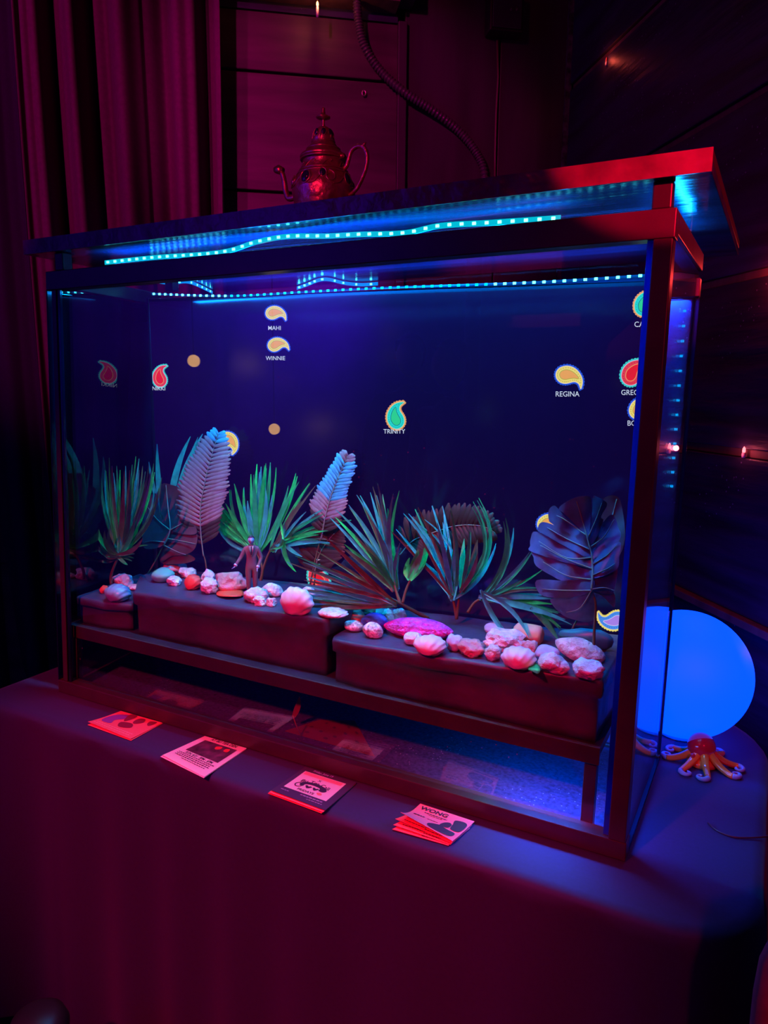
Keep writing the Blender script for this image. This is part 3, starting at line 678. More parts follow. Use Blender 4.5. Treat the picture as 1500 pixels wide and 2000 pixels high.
stone(C_, 822, 988, 48, 54, 'rough', 'pink', ZR, 'pink stone standing behind the magenta shell, right of a pair')
stone(C_, 960, 1082, 268, 74, 'long', 'mag', ZR, 'long ridged magenta shell on the front block', tilt=-4, nm='shell', dd=.35)
stone(C_, 925, 1156, 74, 46, 'smooth', 'white', ZR, 'smooth white oval stone before the magenta shell')
stone(C_, 1022, 1125, 42, 28, 'smooth', 'white', ZR, 'small white pebble between magenta shell and green stone')
stone(C_, 1108, 1105, 72, 56, 'angular', 'green', ZR, 'mottled green stone beside the magenta shell')
stone(C_, 1050, 1206, 118, 72, 'shell', 'shellw', ZR, 'plump pale shell at the front edge of the front block', nm='shell')
stone(C_, 1228, 1192, 62, 62, 'rough', 'lav', ZR, 'lavender grey rough stone right of the plump pale shell')
stone(C_, 1355, 1226, 98, 64, 'pitted', 'deep', ZR, 'pitted rose stone with a hollow, at the front of the front block')
stone(D, 425, 1262, 60, 62, 'rough', 'pink', ZR, 'pink rough stone left of the spiky pale shell')
stone(D, 432, 1082, 70, 42, 'smooth', 'lav', ZR, 'lavender stone hidden behind the large broken pink stone')
stone(D, 505, 1172, 152, 88, 'angular', 'pink', ZR, 'large broken pink stone in the heap on the right')
stone(D, 682, 1120, 122, 88, 'drum', 'orange', ZR, 'thick peach coloured drum shaped stone in the heap on the right')
stone(D, 690, 1225, 64, 60, 'pitted', 'deep', ZR, 'round rose coral stone in front of the peach drum stone')
stone(D, 612, 1298, 122, 82, 'shell', 'shellw', ZR, 'pale dome shaped shell with small spikes at its rim', nm='shell')
stone(D, 815, 1264, 88, 54, 'smooth', 'lav', ZR, 'flat mauve stone right of the spiky dome shell')
stone(D, 1102, 1150, 190, 92, 'wedge', 'teal', ZR, 'broad teal green stone behind the stem of the right split leaf', dd=.3)
stone(D, 1070, 1250, 172, 82, 'smooth', 'pink', ZR, 'large long pink stone leaning before the teal stone', tilt=16, dd=.45)
stone(D, 865, 1342, 110, 70, 'rough', 'pink', ZR, 'pale pink stone front right of the spiky dome shell')
stone(D, 1117, 1386, 106, 70, 'rough', 'white', ZR, 'pale stone at the right front corner, rightmost of all')
# ------------------------------------------------------------------ plants
def leafmat(name, c, c2=None, rough=.45): return mat(name, c, rough, nz=(45, .35), spec=.4)
LG = [leafmat('grass_leaf', (.02, .46, .16)), leafmat('grass_leaf_bright', (.02, .75, .14)), leafmat('grass_leaf_blue', (.04, .55, .45)), leafmat('grass_leaf_olive', (.08, .46, .17)), leafmat('grass_leaf_brown', (.09, .13, .08))]
STEM = mat('plant_stem', (.14, .08, .04), .6)
MON = leafmat('split_leaf', (.09, .13, .28), rough=.3); MOND = leafmat('split_leaf_dark', (.10, .045, .06), rough=.35)
VEIN = mat('leaf_vein', (.22, .26, .20), .5)
FERN = leafmat('fern_leaf', (.26, .20, .24)); FERNB = leafmat('fern_leaf_blue', (.06, .42, .62)); FERND = leafmat('fern_leaf_dark', (.045, .034, .03))
YMAX = YT-.006; DS = 1.28     # depths below are scaled to the depth of the tank
def blade(par, b, t, w, y0, y1, bend=0., m=None, sag=0., seg=9, name='leaf'):
    """one strap leaf, folded along its middle, from base pixel b (depth y0) to tip pixel t (depth y1)"""
    if par is not None: y0 *= DS; y1 *= DS
    (bx, by), (tx, ty) = b, t; dx, dy = tx-bx, ty-by; L = math.hypot(dx, dy)
    cx, cy = (bx+tx)/2 - dy/L*bend*L, (by+ty)/2 + dx/L*bend*L
    cy -= sag*L
    mb = MB(); ym = (y0+y1)/2
    for i in range(seg+1):
        f = i/seg; q = 1-f
        px = q*q*bx+2*q*f*cx+f*f*tx; py = q*q*by+2*q*f*cy+f*f*ty; y = q*y0+f*y1 + .004*math.sin(f*PI)
        tnx = 2*q*(cx-bx)+2*f*(tx-cx); tny = 2*q*(cy-by)+2*f*(ty-cy); l = math.hypot(tnx, tny) or 1
        nx, ny = -tny/l, tnx/l
        ww = w*.36*(.45+.55*math.sin(min(1., f*2.2)*PI/2))*(1-max(0, (f-.35)/.65)**2.0) + .55
        y = min(y, YMAX-.003)
        mb.v += [ony(px+nx*ww, py+ny*ww, y), ony(px, py, y+.0022*(1-f)), ony(px-nx*ww, py-ny*ww, y)]
    for i in range(seg):
        a = 3*i; mb.f += [(a, a+1, a+4, a+3), (a+1, a+2, a+5, a+4)]
    return mk(name, mb, m or random.choice(LG[:3]), par, True)
def stem(par, pts, r, name='stem', m=None):
    P = catmull([ony(x, y, d*DS) for x, y, d in pts], 6); n = len(P)
    return mk(name, MB().tube(P, [r*(1-.4*i/n) for i in range(n)], 7), m or STEM, par, True)
def plant(name, base, y, label, cat='plant', group='artificial plants in the tank'):
    return empty(name, ony(base[0], base[1], y*DS), label, cat, group)
rn = random.Random(3)
def fan(par, crop, base, tips, y0, w=8, ms=None, spread=.03, jit=6):
    more = [(tp[0]+rn.uniform(-45, 45), tp[1]+rn.uniform(-30, 50)) + tuple(tp[2:]) for tp in tips if rn.random() < .6]
    for k, tp in enumerate(tips+more):
        t = crop(tp[0], tp[1]); b = crop(base[0]+rn.uniform(-jit, jit)*2, base[1]+rn.uniform(-jit, jit)*2)
        bend = tp[2] if len(tp) > 2 else rn.uniform(-.10, .10)
        ww = (tp[3] if len(tp) > 3 else w)*rn.uniform(.85, 1.2)
        blade(par, b, t, ww, y0+rn.uniform(-.004, .004), min(YMAX/DS, max(.035, y0+rn.uniform(-spread, spread))), bend, ms[k % len(ms)] if ms else None)
# 1 grassy plant in the left corner on a bent stem
p = plant('grass_plant', A(515, 1150), .10, 'grassy artificial plant on a thin bent stem in the left corner')
stem(p, [(*A(515, 1165), .10), (*A(512, 1110), .10), (*A(530, 1050), .10), (*A(560, 980), .10), (*A(575, 930), .10)], .0036)
fan(p, A, (570, 950), [(430, 240, -.12), (500, 240, -.05), (470, 330, -.10), (520, 300, -.04), (555, 300, .02), (580, 330, 0), (620, 300, .05), (650, 330, .06), (668, 290, .06), (695, 230, .05), (720, 330, .08), (745, 300, .10), (790, 290, .12), (826, 282, .14), (805, 340, .12), (770, 400, .1), (885, 385, .20), (862, 460, .25), (540, 420, 0, 12), (600, 430, .05, 14), (660, 480, .1, 12), (570, 480, 0, 14), (700, 560, .12, 10), (630, 560, .08, 14)], .10, 8, LG[:4], .02)
fan(p, A, (560, 960), [(415, 615, -.35, 10), (435, 830, -.5, 8), (450, 940, -.3, 10), (780, 880, -.15, 6), (685, 945, -.1, 5), (680, 975, -.06, 5), (635, 1025, .1, 8), (500, 760, -.3, 11), (745, 830, .3, 10), (720, 690, .2, 10)], .092, 9, [LG[1], LG[0], LG[3]], .02)
# strap leaves behind the fern
p = plant('strap_leaf_plant', A(900, 1080), .19, 'few long blue grey strap leaves standing behind the split leaf and fern on the left')
for b, t, w, bd in (((890, 700), (850, 140), 14, -.03), ((950, 640), (1095, 85), 17, -.12), ((985, 640), (1185, 65), 18, -.10), ((1010, 600), (1150, 90), 12, -.06), ((880, 640), (790, 270), 10, -.05)):
    blade(p, A(*b), A(*t), w, .19, .185, bd, LG[2], seg=10)
stem(p, [(*A(900, 1090), .19), (*A(905, 900), .19), (*A(930, 640), .19)], .0025)
# fern fronds
def frond(par, mid, widths, n, m, yf, ang=.5, lw=7., both=True, wob=.0):
    """midrib pixels with depth; a leaflet a side per step"""
    P = catmull([V((x, y, d*DS)) for x, y, d in mid], 12); N = len(P)
    mk('midrib', MB().tube([ony(q.x, q.y, q.z-.0015) for q in P], [.0016*(1-.6*i/N) for i in range(N)], 6), VEIN, par, True)
    for k in range(n):
        f = .12 + .88*k/(n-1); i = min(N-2, int(f*(N-1))); q = P[i]; t = (P[i+1]-P[i]); l = math.hypot(t.x, t.y); tx, ty = t.x/l, t.y/l
        wi = min(len(widths)-2, int(f*(len(widths)-1))); wf = f*(len(widths)-1)-wi; W = widths[wi]*(1-wf)+widths[wi+1]*wf
        for sd in ((-1, 1) if both else (1,)):
            nx, ny = -ty*sd, tx*sd; W2 = W*rn.uniform(.9, 1.08)
            dx, dy = nx*math.cos(ang)+tx*math.sin(ang), ny*math.cos(ang)+ty*math.sin(ang)
            mb = MB(); seg = 5; l3 = []
            for j in range(seg+1):
                g = j/seg; ww = lw*(.62+.5*math.sin(g*PI*.8))*(1. if j < seg else .35)*.5
                cx, cy = q.x+dx*W2*g+tx*3*g*g, q.y+dy*W2*g+ty*3*g*g
                y = min(YMAX, q.z + yf*g*W2/50 + .003*math.sin(g*PI)*-1 + rn.uniform(-.0006, .0006))
                ex, ey = -dy, dx
                mb.v += [ony(cx+ex*ww, cy+ey*ww, y), ony(cx, cy, y-.0016), ony(cx-ex*ww, cy-ey*ww, y+.001)]
            for j in range(seg):
                a = 3*j; mb.f += [(a, a+1, a+4, a+3), (a+1, a+2, a+5, a+4)]
            mk('leaflet', mb, m[k*len(m)//n] if isinstance(m, list) else m, par, True)
p = plant('fern_frond', A(1215, 1075), .165, 'tall broad fern frond standing behind the pebbles on the left')
stem(p, [(*A(1216, 1090), .165), (*A(1205, 1000), .165), (*A(1190, 950), .165)], .002)
frond(p, [(*A(1190, 960), .165), (*A(1170, 780), .166), (*A(1168, 600), .168), (*A(1200, 420), .172), (*A(1245, 240), .178), (*A(1300, 60), .186)], [26, 40, 46, 50, 54, 50, 46, 40, 30, 14], 27, [FERND, FERN, FERN, FERN, FERN, FERN, FERNB], .005, .42, 8.5)
p = plant('fern_frond', B_(1010, 1000), .185, 'fern frond with a bright blue upper half leaning right behind the middle grass')
stem(p, [(*B_(960, 1090), .185), (*B_(1000, 900), .185), (*B_(1040, 740), .186)], .002)
frond(p, [(*B_(1040, 760), .186), (*B_(1070, 600), .188), (*B_(1110, 450), .19), (*B_(1170, 300), .192), (*B_(1235, 150), .195)], [22, 36, 40, 36, 32, 30, 26, 12], 24, [FERND, FERN, FERN, FERNB, FERNB, FERNB, FERNB, FERN], .004, .5, 8.)
p = plant('fern_frond', C_(820, 640), .196, 'dark brown fern frond arching behind the right grassy plants')
stem(p, [(*C_(800, 760), .196), (*C_(815, 600), .196), (*C_(840, 490), .196)], .002)
frond(p, [(*C_(830, 540), .196), (*C_(920, 440), .196), (*C_(1050, 385), .196), (*C_(1200, 335), .197), (*C_(1330, 320), .197), (*C_(1450, 335), .197), (*C_(1530, 380), .197)], [30, 46, 50, 48, 46, 40, 26, 14], 24, FERND, .0, .35, 10.)
p = plant('fern_frond', C_(240, 700), .197, 'dark brown fern frond low behind the middle grassy plants')
stem(p, [(*C_(200, 760), .197), (*C_(215, 640), .197)], .002)
frond(p, [(*C_(200, 690), .197), (*C_(230, 560), .197), (*C_(290, 450), .197), (*C_(370, 360), .197)], [30, 46, 44, 34, 16], 13, FERND, .0, .4, 10.)
# grassy plants with two or three branches
p = plant('grass_plant', B_(600, 1060), .19, 'forked green grassy plant standing behind the suited figurine')
stem(p, [(*B_(590, 1090), .19), (*B_(610, 980), .19), (*B_(570, 860), .19)], .004); stem(p, [(*B_(605, 1010), .19), (*B_(650, 880), .19), (*B_(700, 790), .19)], .0032)
fan(p, B_, (565, 860), [(55, 360, .06, 9), (70, 497, .10, 9), (180, 570, .0, 10), (275, 615, -.35, 8), (230, 430, .05, 9), (380, 400, -.2, 8), (403, 355, -.05, 9), (475, 380, -.12, 9), (525, 285, -.04, 12), (545, 290, .0, 11), (570, 210, -.02, 12), (600, 230, .0, 12), (635, 205, .02, 12), (668, 200, .05, 11), (710, 236, .1, 9), (630, 380, .12, 14), (865, 300, .12, 12), (800, 370, .12, 12), (560, 420, .0, 16), (500, 480, -.05, 14), (620, 480, .05, 15), (440, 480, -.1, 12), (340, 500, -.05, 12), (680, 440, .1, 12)], .19, 11, [LG[1], LG[0], LG[1], LG[2]], .012, 8)
fan(p, B_, (680, 840), [(878, 340, -.08, 7), (955, 350, -.05, 7), (1000, 368, -.04, 7), (1055, 540, -.10, 8), (1262, 622, -.14, 7), (1180, 655, -.10, 7), (1130, 775, -.22, 9), (1110, 790, -.12, 9), (1060, 575, -.08, 8), (1000, 718, -.14, 8), (890, 480, -.05, 9), (930, 560, -.08, 9), (980, 610, -.1, 9), (1090, 700, -.16, 8)], .187, 9, [LG[0], LG[1], LG[4], LG[2]], .014, 10)
fan(p, B_, (760, 770), [(685, 830, -.5, 8), (830, 960, .25, 9), (820, 700, .4, 8), (900, 890, .1, 8), (740, 610, .0, 6)], .17, 8, [LG[1], LG[2]], .008, 6)
p = plant('grass_plant', C_(1030, 1000), .135, 'largest grassy plant, sprawling left over the front of the tank')
stem(p, [(*C_(1035, 1003), .172), (*C_(930, 950), .15), (*C_(820, 890), .125), (*C_(700, 830), .11)], .0042); stem(p, [(*C_(830, 890), .13), (*C_(800, 800), .135), (*C_(780, 700), .14)], .0034); stem(p, [(*C_(850, 890), .13), (*C_(880, 780), .135), (*C_(945, 650), .14)], .003)
fan(p, C_, (790, 900), [(60, 920, -.02), (90, 862, -.02), (18, 738, .02), (60, 545, .05), (25, 600, .02), (120, 592, .06), (212, 510, .06), (275, 400, .0), (100, 800, .0), (200, 935, -.02), (330, 640, .05, 12), (150, 700, .02), (220, 620, .05, 12), (300, 780, .0, 14), (180, 800, .02, 12), (260, 870, -.02, 12), (350, 700, .03, 14), (400, 820, .0, 16), (340, 880, -.02, 12), (130, 880, -.02, 9), (240, 720, .03, 12), (420, 740, .02, 14)], .082, 9.5, [LG[3], LG[4], LG[2], LG[0], LG[4], LG[2]], .02, 10)
fan(p, C_, (795, 790), [(318, 268, .04), (355, 205, .10), (458, 192, .08), (558, 182, .06), (538, 105, .10), (630, 40, .04), (612, 82, .02), (780, 90, -.12), (702, 95, .0), (740, 200, .0, 16), (690, 250, .02, 18), (760, 300, -.05, 16), (650, 330, .04, 16), (830, 450, -.1, 10), (500, 400, .06, 14), (420, 460, .04, 14), (560, 430, .04, 15), (610, 500, .02, 16), (720, 440, .0, 18), (780, 480, -.04, 16), (480, 520, .02, 14)], .14, 11, [LG[2], LG[2], LG[3], LG[1], LG[2], LG[4]], .035, 10)
fan(p, C_, (900, 720), [(1040, 490, .1, 17), (960, 520, -.05, 16), (1000, 500, .02, 16), (900, 560, -.25, 14), (890, 640, -.3, 12), (985, 560, .05, 15)], .135, 14, [LG[1], LG[1], LG[3]], .01, 5)
p = plant('grass_plant', C_(1235, 960), .16, 'blue green grassy plant with thin arching leaves, right of the largest one')
stem(p, [(*C_(1245, 1010), .16), (*C_(1225, 900), .16), (*C_(1195, 800), .16)], .0032); stem(p, [(*C_(1245, 1000), .16), (*C_(1260, 860), .16)], .0032)
fan(p, C_, (1215, 860), [(893, 238, .12, 12), (940, 205, .03, 8), (1062, 180, .05, 8), (1140, 178, .05, 8), (1196, 175, .10, 9), (1008, 278, .35, 6), (1500, 342, .16, 11), (1532, 456, .20, 11), (800, 350, .02, 8), (945, 352, .02, 8), (1100, 300, .02, 15), (1170, 330, .0, 15), (1050, 480, .02, 16), (1110, 520, .02, 17), (1180, 470, .0, 17), (1020, 600, .1, 12), (1240, 420, -.02, 15), (1150, 240, -.02, 5)], .155, 11, [LG[2], LG[0], LG[2], LG[2], LG[4]], .04, 10)
fan(p, C_, (1275, 800), [(1365, 148, .42, 7), (1395, 140, .45, 7), (1385, 450, .1, 16), (1340, 370, .05, 12), (1300, 420, -.02, 15), (1400, 520, .15, 12)], .155, 10, [LG[0], LG[0], LG[4]], .03, 8)
p = plant('grass_plant', D(330, 880), .15, 'low grassy plant drooping right towards the right split leaf')
stem(p, [(*D(240, 960), .15), (*D(300, 880), .15), (*D(420, 830), .15)], .003)
fan(p, D, (330, 860), [(500, 293, .30, 9), (575, 340, .22, 11), (722, 498, .12, 9), (785, 648, .12, 8), (850, 830, -.04, 13), (765, 800, -.14, 8), (900, 970, -.10, 11), (1000, 1050, -.10, 9), (925, 965, -.04, 14), (860, 900, -.02, 14), (690, 520, .12, 9), (660, 720, .1, 10)], .14, 11, [LG[0], LG[2], LG[0], LG[1], LG[2], LG[4]], .03, 10)
fan(p, D, (330, 800), [(520, 1132, .10, 10), (690, 1150, -.22, 12)], .10, 11, [LG[2]], .01, 4)
fan(p, D, (700, 920), [(910, 1178, -.10, 13), (880, 1120, -.08, 10), (920, 1090, -.05, 7)], .13, 11, [LG[0], LG[1]], .01, 8)
# split leaves
def split_leaf(par, crop, lobes, veins, y0, m, bulge, cx, cy):
    vm = MB(); y0 *= DS
    def dep(px, py): 
        return min(YMAX-.001, y0 + bulge*(((px-cx)/60)**2) - .012*math.sin((py-cy)/40.) + .003*math.sin(px*.09+py*.05))
    for k, lb in enumerate(lobes):
        pts = [crop(*q) for q in lb]
        pts2 = [(q.x, q.y) for q in catmull([V((a, b, 0)) for a, b in pts], 4, True)]
        mb = sheet(pts2, lambda x, y, k=k: ony(x, y, min(YMAX, dep(x, y) + .0035*(k % 3))), 11, None, None, None)
        mk('leaf_lobe', mb, m, par, True)
    for vv in veins:
        P = catmull([V((*crop(*q), 0)) for q in vv], 6); n = len(P)
        vm.tube([ony(q.x, q.y, dep(q.x, q.y)-.0012) for q in P], [.0013*(1-.6*i/n)*(1.5 if vv is veins[0] else 1) for i in range(n)], 5)
    mk('vein', vm, VEIN, par, True)
p = plant('split_leaf_plant', D(1155, 1320), .085, 'large split leaf on a thin stem at the right front of the tank')
stem(p, [(*D(1155, 1330), .085), (*D(1165, 1100), .088), (*D(1175, 900), .09), (*D(1145, 800), .095)], .0026)
split_leaf(p, D, [
 [(1110, 400), (960, 250), (905, 200), (960, 150), (1040, 115), (1110, 108), (1140, 130), (1140, 225), (1128, 400)],
 [(1125, 400), (1150, 225), (1155, 112), (1200, 120), (1250, 150), (1255, 185), (1215, 260), (1230, 300), (1140, 480)],
 [(1125, 420), (960, 268), (905, 205), (870, 178), (832, 210), (832, 280), (868, 320), (1125, 500)],
 [(1125, 490), (930, 352), (790, 298), (752, 350), (800, 392), (1140, 570)],
 [(1140, 555), (940, 460), (740, 368), (700, 415), (696, 470), (722, 524), (1150, 640)],
 [(1150, 625), (740, 522), (722, 560), (740, 620), (850, 690), (950, 732), (1145, 725)],
 [(1148, 715), (950, 728), (744, 724), (762, 820), (850, 852), (1010, 850), (1148, 800)],
 [(1145, 790), (1000, 850), (850, 858), (870, 920), (950, 990), (1050, 1022), (1120, 1030), (1168, 990), (1162, 820)],
 [(1135, 480), (1235, 295), (1300, 245), (1338, 330), (1350, 430), (1155, 610)],
 [(1150, 600), (1345, 440), (1348, 560), (1322, 652), (1150, 710)],
 [(1148, 690), (1320, 622), (1328, 720), (1295, 822), (1200, 815), (1148, 790)],
 [(1150, 785), (1300, 800), (1312, 925), (1230, 845), (1165, 815)]],
 [[(1145, 800), (1152, 600), (1110, 400), (1035, 150)], [(1110, 400), (960, 290), (890, 250)], [(1125, 400), (1190, 250), (1220, 160)], [(1128, 500), (960, 420), (820, 340)], [(1140, 560), (960, 560), (760, 440)], [(1146, 640), (960, 570), (770, 470)], [(1146, 720), (960, 690), (790, 590)], [(1145, 800), (960, 800), (780, 790)], [(1145, 800), (1060, 930), (960, 960)], [(1140, 480), (1240, 400), (1310, 280)], [(1150, 610), (1260, 540), (1335, 460)], [(1150, 690), (1260, 640), (1320, 600)], [(1150, 790), (1240, 780), (1310, 800)]],
 .098, MON, .004, D(1110, 0)[0], D(0, 560)[1])
p = plant('split_leaf_plant', D(1010, 1150), .16, 'second split leaf standing half hidden behind the large right one')
stem(p, [(*D(970, 1160), .16), (*D(1030, 1030), .165), (*D(1180, 760), .17), (*D(1260, 420), .175)], .002)
split_leaf(p, D, [[(1240, 420), (1180, 240), (1240, 120), (1335, 112), (1370, 200), (1390, 420), (1330, 560)], [(1240, 430), (1330, 540), (1300, 640), (1210, 600)]], [[(1240, 420), (1290, 280), (1330, 130)]], .172, MOND, .002, D(1300, 0)[0], D(0, 400)[1])
p = plant('split_leaf_plant', A(770, 1110), .16, 'dark split leaf on a slanting stem, left of the tall fern frond')
stem(p, [(*A(765, 1120), .15), (*A(830, 1010), .155), (*A(900, 880), .16)], .0022)
split_leaf(p, A, [
 [(900, 880), (760, 905), (742, 800), (760, 770), (860, 790), (945, 770)],
 [(945, 770), (860, 790), (755, 770), (748, 620), (800, 520), (850, 510), (870, 640), (900, 700)],
 [(940, 760), (880, 640), (865, 500), (890, 430), (960, 440), (1020, 470), (1030, 560), (980, 640), (960, 720)],
 [(945, 760), (960, 660), (1040, 570), (1100, 680), (1142, 790), (1040, 800)],
 [(900, 870), (945, 770), (1040, 795), (1142, 790), (1130, 900), (1060, 950), (960, 960), (880, 1000)],
 [(880, 900), (960, 950), (1070, 945), (1130, 985), (1040, 1015), (880, 1010)]],
 [[(900, 880), (945, 770), (930, 600), (915, 440)], [(945, 770), (850, 690), (780, 600)], [(945, 770), (1040, 720), (1100, 680)], [(920, 830), (1030, 850), (1130, 870)], [(910, 860), (820, 850), (755, 860)], [(900, 880), (1000, 930), (1060, 950)]],
 .165, MOND, .002, A(930, 0)[0], A(0, 740)[1])
# single leaves among the pebbles
def flat_leaf(crop, outline, zt, m, name, label, hump=.004):
    pts = [crop(*q) for q in outline]; pts2 = [(q.x, q.y) for q in catmull([V((a, b, 0)) for a, b in pts], 4, True)]
    cx = sum(q[0] for q in pts2)/len(pts2); cy = sum(q[1] for q in pts2)/len(pts2)
    def f(x, y):
        P, z_ = surf(x, y, zt, .002); P.z += hump*max(0, 1-((x-cx)/28)**2); return P
    mb = sheet(pts2, f, 8, None, None, None)
    o = mk(name, mb, m, smooth=True); sd = o.modifiers.new('thick', 'SOLIDIFY'); sd.thickness = .0012
    return tag(o, label, 'leaf', 'pebbles and shells on the blocks')
flat_leaf(B_, [(272, 1165), (300, 1140), (380, 1128), (450, 1138), (478, 1165), (450, 1188), (390, 1198), (310, 1190)], ZM, mat('red_leaf', (.85, .10, .04), .4), 'fallen_leaf', 'flat bright red leaf lying at the front of the middle block')
flat_leaf(D, [(680, 1392), (720, 1345), (752, 1365), (768, 1400), (750, 1432), (710, 1412)], ZR, LG[1], 'leaf_sprig', 'small green leaf sprig between two pale stones at the front edge')
o = blade(None, B_(490, 1172), B_(470, 1050), 13, .175, .18, -.15, LG[3], name='loose_leaf'); tag(o, 'short olive leaf sticking up beside the feet of the suited figurine', 'leaf')
# ------------------------------------------------------------------ people: one skinned body each
def skin_body(joints, edges, root, sub=2):
    me = bpy.data.meshes.new('body'); names = list(joints)
    me.from_pydata([joints[k][0] for k in names], [(names.index(a), names.index(b)) for a, b in edges], [])
    o = bpy.data.objects.new('body_source', me); COL.objects.link(o)
    sk = o.modifiers.new('skin', 'SKIN'); sk.use_smooth_shade = True
    for i, k in enumerate(names):
        r = joints[k][1]; sv = me.skin_vertices[0].data[i]; sv.radius = r if isinstance(r, tuple) else (r, r); sv.use_root = (k == root)
    sb = o.modifiers.new('sub', 'SUBSURF'); sb.levels = sub; sb.render_levels = sub
    dg = bpy.context.evaluated_depsgraph_get(); dg.update()
    m2 = bpy.data.meshes.new_from_object(o.evaluated_get(dg))
    mb = MB().add([v.co.copy() for v in m2.vertices], [tuple(p.vertices) for p in m2.polygons])
    bpy.data.objects.remove(o); bpy.data.meshes.remove(me); bpy.data.meshes.remove(m2)
    return mb
def ball(c, rx, ry, rz, n=16, fn=None):
    mb = MB(); c = V(c)
    bm = bmesh.new(); bmesh.ops.create_uvsphere(bm, u_segments=n*2, v_segments=n, radius=1)
    for i, v in enumerate(bm.verts): v.index = i
    vs = []
    for v in bm.verts:
        p = V((v.co.x, v.co.y, v.co.z)); p = fn(p) if fn else p
        vs.append(c+V((p.x*rx, p.y*ry, p.z*rz)))
    mb.add(vs, [tuple(v.index for v in f.verts) for f in bm.faces]); bm.free(); return mb
def xf(mb, M): return MB().add([M @ v for v in mb.v], mb.f)
BE = [('pelvis', 'waist'), ('waist', 'chest'), ('chest', 'neck'), ('chest', 'shl'), ('shl', 'ell'), ('ell', 'wrl'), ('chest', 'shr'), ('shr', 'elr'), ('elr', 'wrr'), ('pelvis', 'hil'), ('hil', 'knl'), ('knl', 'anl'), ('anl', 'tol'), ('pelvis', 'hir'), ('hir', 'knr'), ('knr', 'anr'), ('anr', 'tor')]
def face_fn(p):     # a skull: narrower jaw, flat back, brow and chin
    x, y, z = p
    k = 1 - .28*max(0, -z)**1.3; x *= k
    if y < 0: y *= 1.02+.05*math.cos(z*3)
    if y < -.5: 
        y -= .17*math.exp(-(x/.13)**2-((z+.12)/.18)**2)           # nose
        y += .10*math.exp(-((abs(x)-.36)/.16)**2-((z-.05)/.10)**2)  # eye sockets
        y -= .05*math.exp(-(x/.3)**2-((z+.78)/.14)**2)            # chin
        y -= .04*math.exp(-(x/.25)**2-((z+.47)/.06)**2)           # lips
    return V((x, y, z))
def hand_mb(w, elbow, s, side):
    """palm, four unequal curled fingers and a thumb from its side; s = hand length"""
    d = (V(w)-V(elbow)).normalized(); a = V((0, -1, 0)) - d*V((0, -1, 0)).dot(d); a.normalize(); b = d.cross(a)*side
    J = {'w': (V(w)-d*s*.08, (s*.14, s*.09)), 'p': (V(w)+d*s*.28, (s*.19, s*.09))}; Ed = [('w', 'p')]
    out = skin_body({'w': (J['w'][0], J['w'][1]), 'p': J['p'], 'q': (V(w)+d*s*.48, (s*.17, s*.08))}, [('w', 'p'), ('p', 'q')], 'p', 1)
    for i, (off, ln) in enumerate(((-.15, .42), (-.05, .5), (.05, .47), (.14, .36))):
        r = V(w)+d*s*.42+a*s*off
        f = skin_body({'a': (r, s*.055), 'b': (r+d*s*ln*.55+b*s*.05, s*.05), 'c': (r+d*s*ln*.9+b*s*.17, s*.042)}, [('a', 'b'), ('b', 'c')], 'a', 1); out.add(f.v, f.f)
    r = V(w)+d*s*.16-a*s*.14
    f = skin_body({'a': (r, s*.06), 'b': (r+d*s*.18-a*s*.14, s*.055), 'c': (r+d*s*.36-a*s*.18+b*s*.06, s*.045)}, [('a', 'b'), ('b', 'c')], 'a', 1); out.add(f.v, f.f)
    return out
# the little suited man, .111 m tall, facing us
Fp, fz_ = surf(*B_(535, 1160), ZM)
Fp.z = fz_ + .0012; HF = 112*mpp(Fp)*1.02
fw = V((CAM.x-Fp.x, CAM.y-Fp.y, 0)).normalized(); rt = V((-fw.y, fw.x, 0))
MF = Matrix(((rt.x, -fw.x, 0, Fp.x), (rt.y, -fw.y, 0, Fp.y), (rt.z, -fw.z, 1, Fp.z), (0, 0, 0, 1))) @ Matrix.Scale(HF, 4)
fig = empty('figurine', Fp, 'toy figurine of a person in a dark suit and tie standing among pebbles', 'figurine')
suit = mat('suit_plastic', (.20, .09, .12), .4); skinm = mat('toy_skin', (.34, .36, .62), .4); shirt = mat('toy_shirt', (.75, .70, .75), .5); hairm = mat('toy_hair', (.05, .02, .03), .4); tie = mat('toy_tie', (.02, .02, .03), .4)
FJ = {'pelvis': (V((0, 0, .50)), (.095, .065)), 'waist': (V((.0, 0, .60)), (.085, .062)), 'chest': (V((0, .005, .745)), (.098, .068)), 'neck': (V((0, .0, .845)), .036),
      'shl': (V((-.105, .005, .775)), .044), 'ell': (V((-.175, -.01, .63)), .036), 'wrl': (V((-.265, -.085, .52)), .026),
      'shr': (V((.105, .005, .775)), .044), 'elr': (V((.165, .0, .61)), .036), 'wrr': (V((.105, -.11, .485)), .026),
      'hil': (V((-.055, 0, .46)), .066), 'knl': (V((-.055, -.006, .25)), .049), 'anl': (V((-.055, .0, .05)), .036), 'tol': (V((-.065, -.075, .025)), (.03, .024)),
      'hir': (V((.055, 0, .46)), .066), 'knr': (V((.055, -.006, .25)), .049), 'anr': (V((.052, .0, .05)), .036), 'tor': (V((.062, -.075, .025)), (.03, .024))}
mk('body', xf(skin_body(FJ, BE, 'pelvis'), MF), suit, fig, True)
hd = mk('head', xf(ball((0, -.01, .925), .052, .062, .075, 20, face_fn), MF), skinm, fig, True)
hb = ball((0, .004, .938), .056, .064, .072, 16, lambda p: V((p.x, p.y, max(p.z, .12 + (.55 if p.y < -.35 else 0) - (.75 if p.y > .35 else 0)))))
mk('hair', xf(hb, MF), hairm, hd, True)
for s in (-1, 1):
    mk('eye', xf(ball((s*.019, -.066, .931), .008, .005, .006, 6), MF), tie, hd, True)
    mk('ear', xf(ball((s*.051, .004, .922), .008, .014, .018, 6), MF), skinm, hd, True)
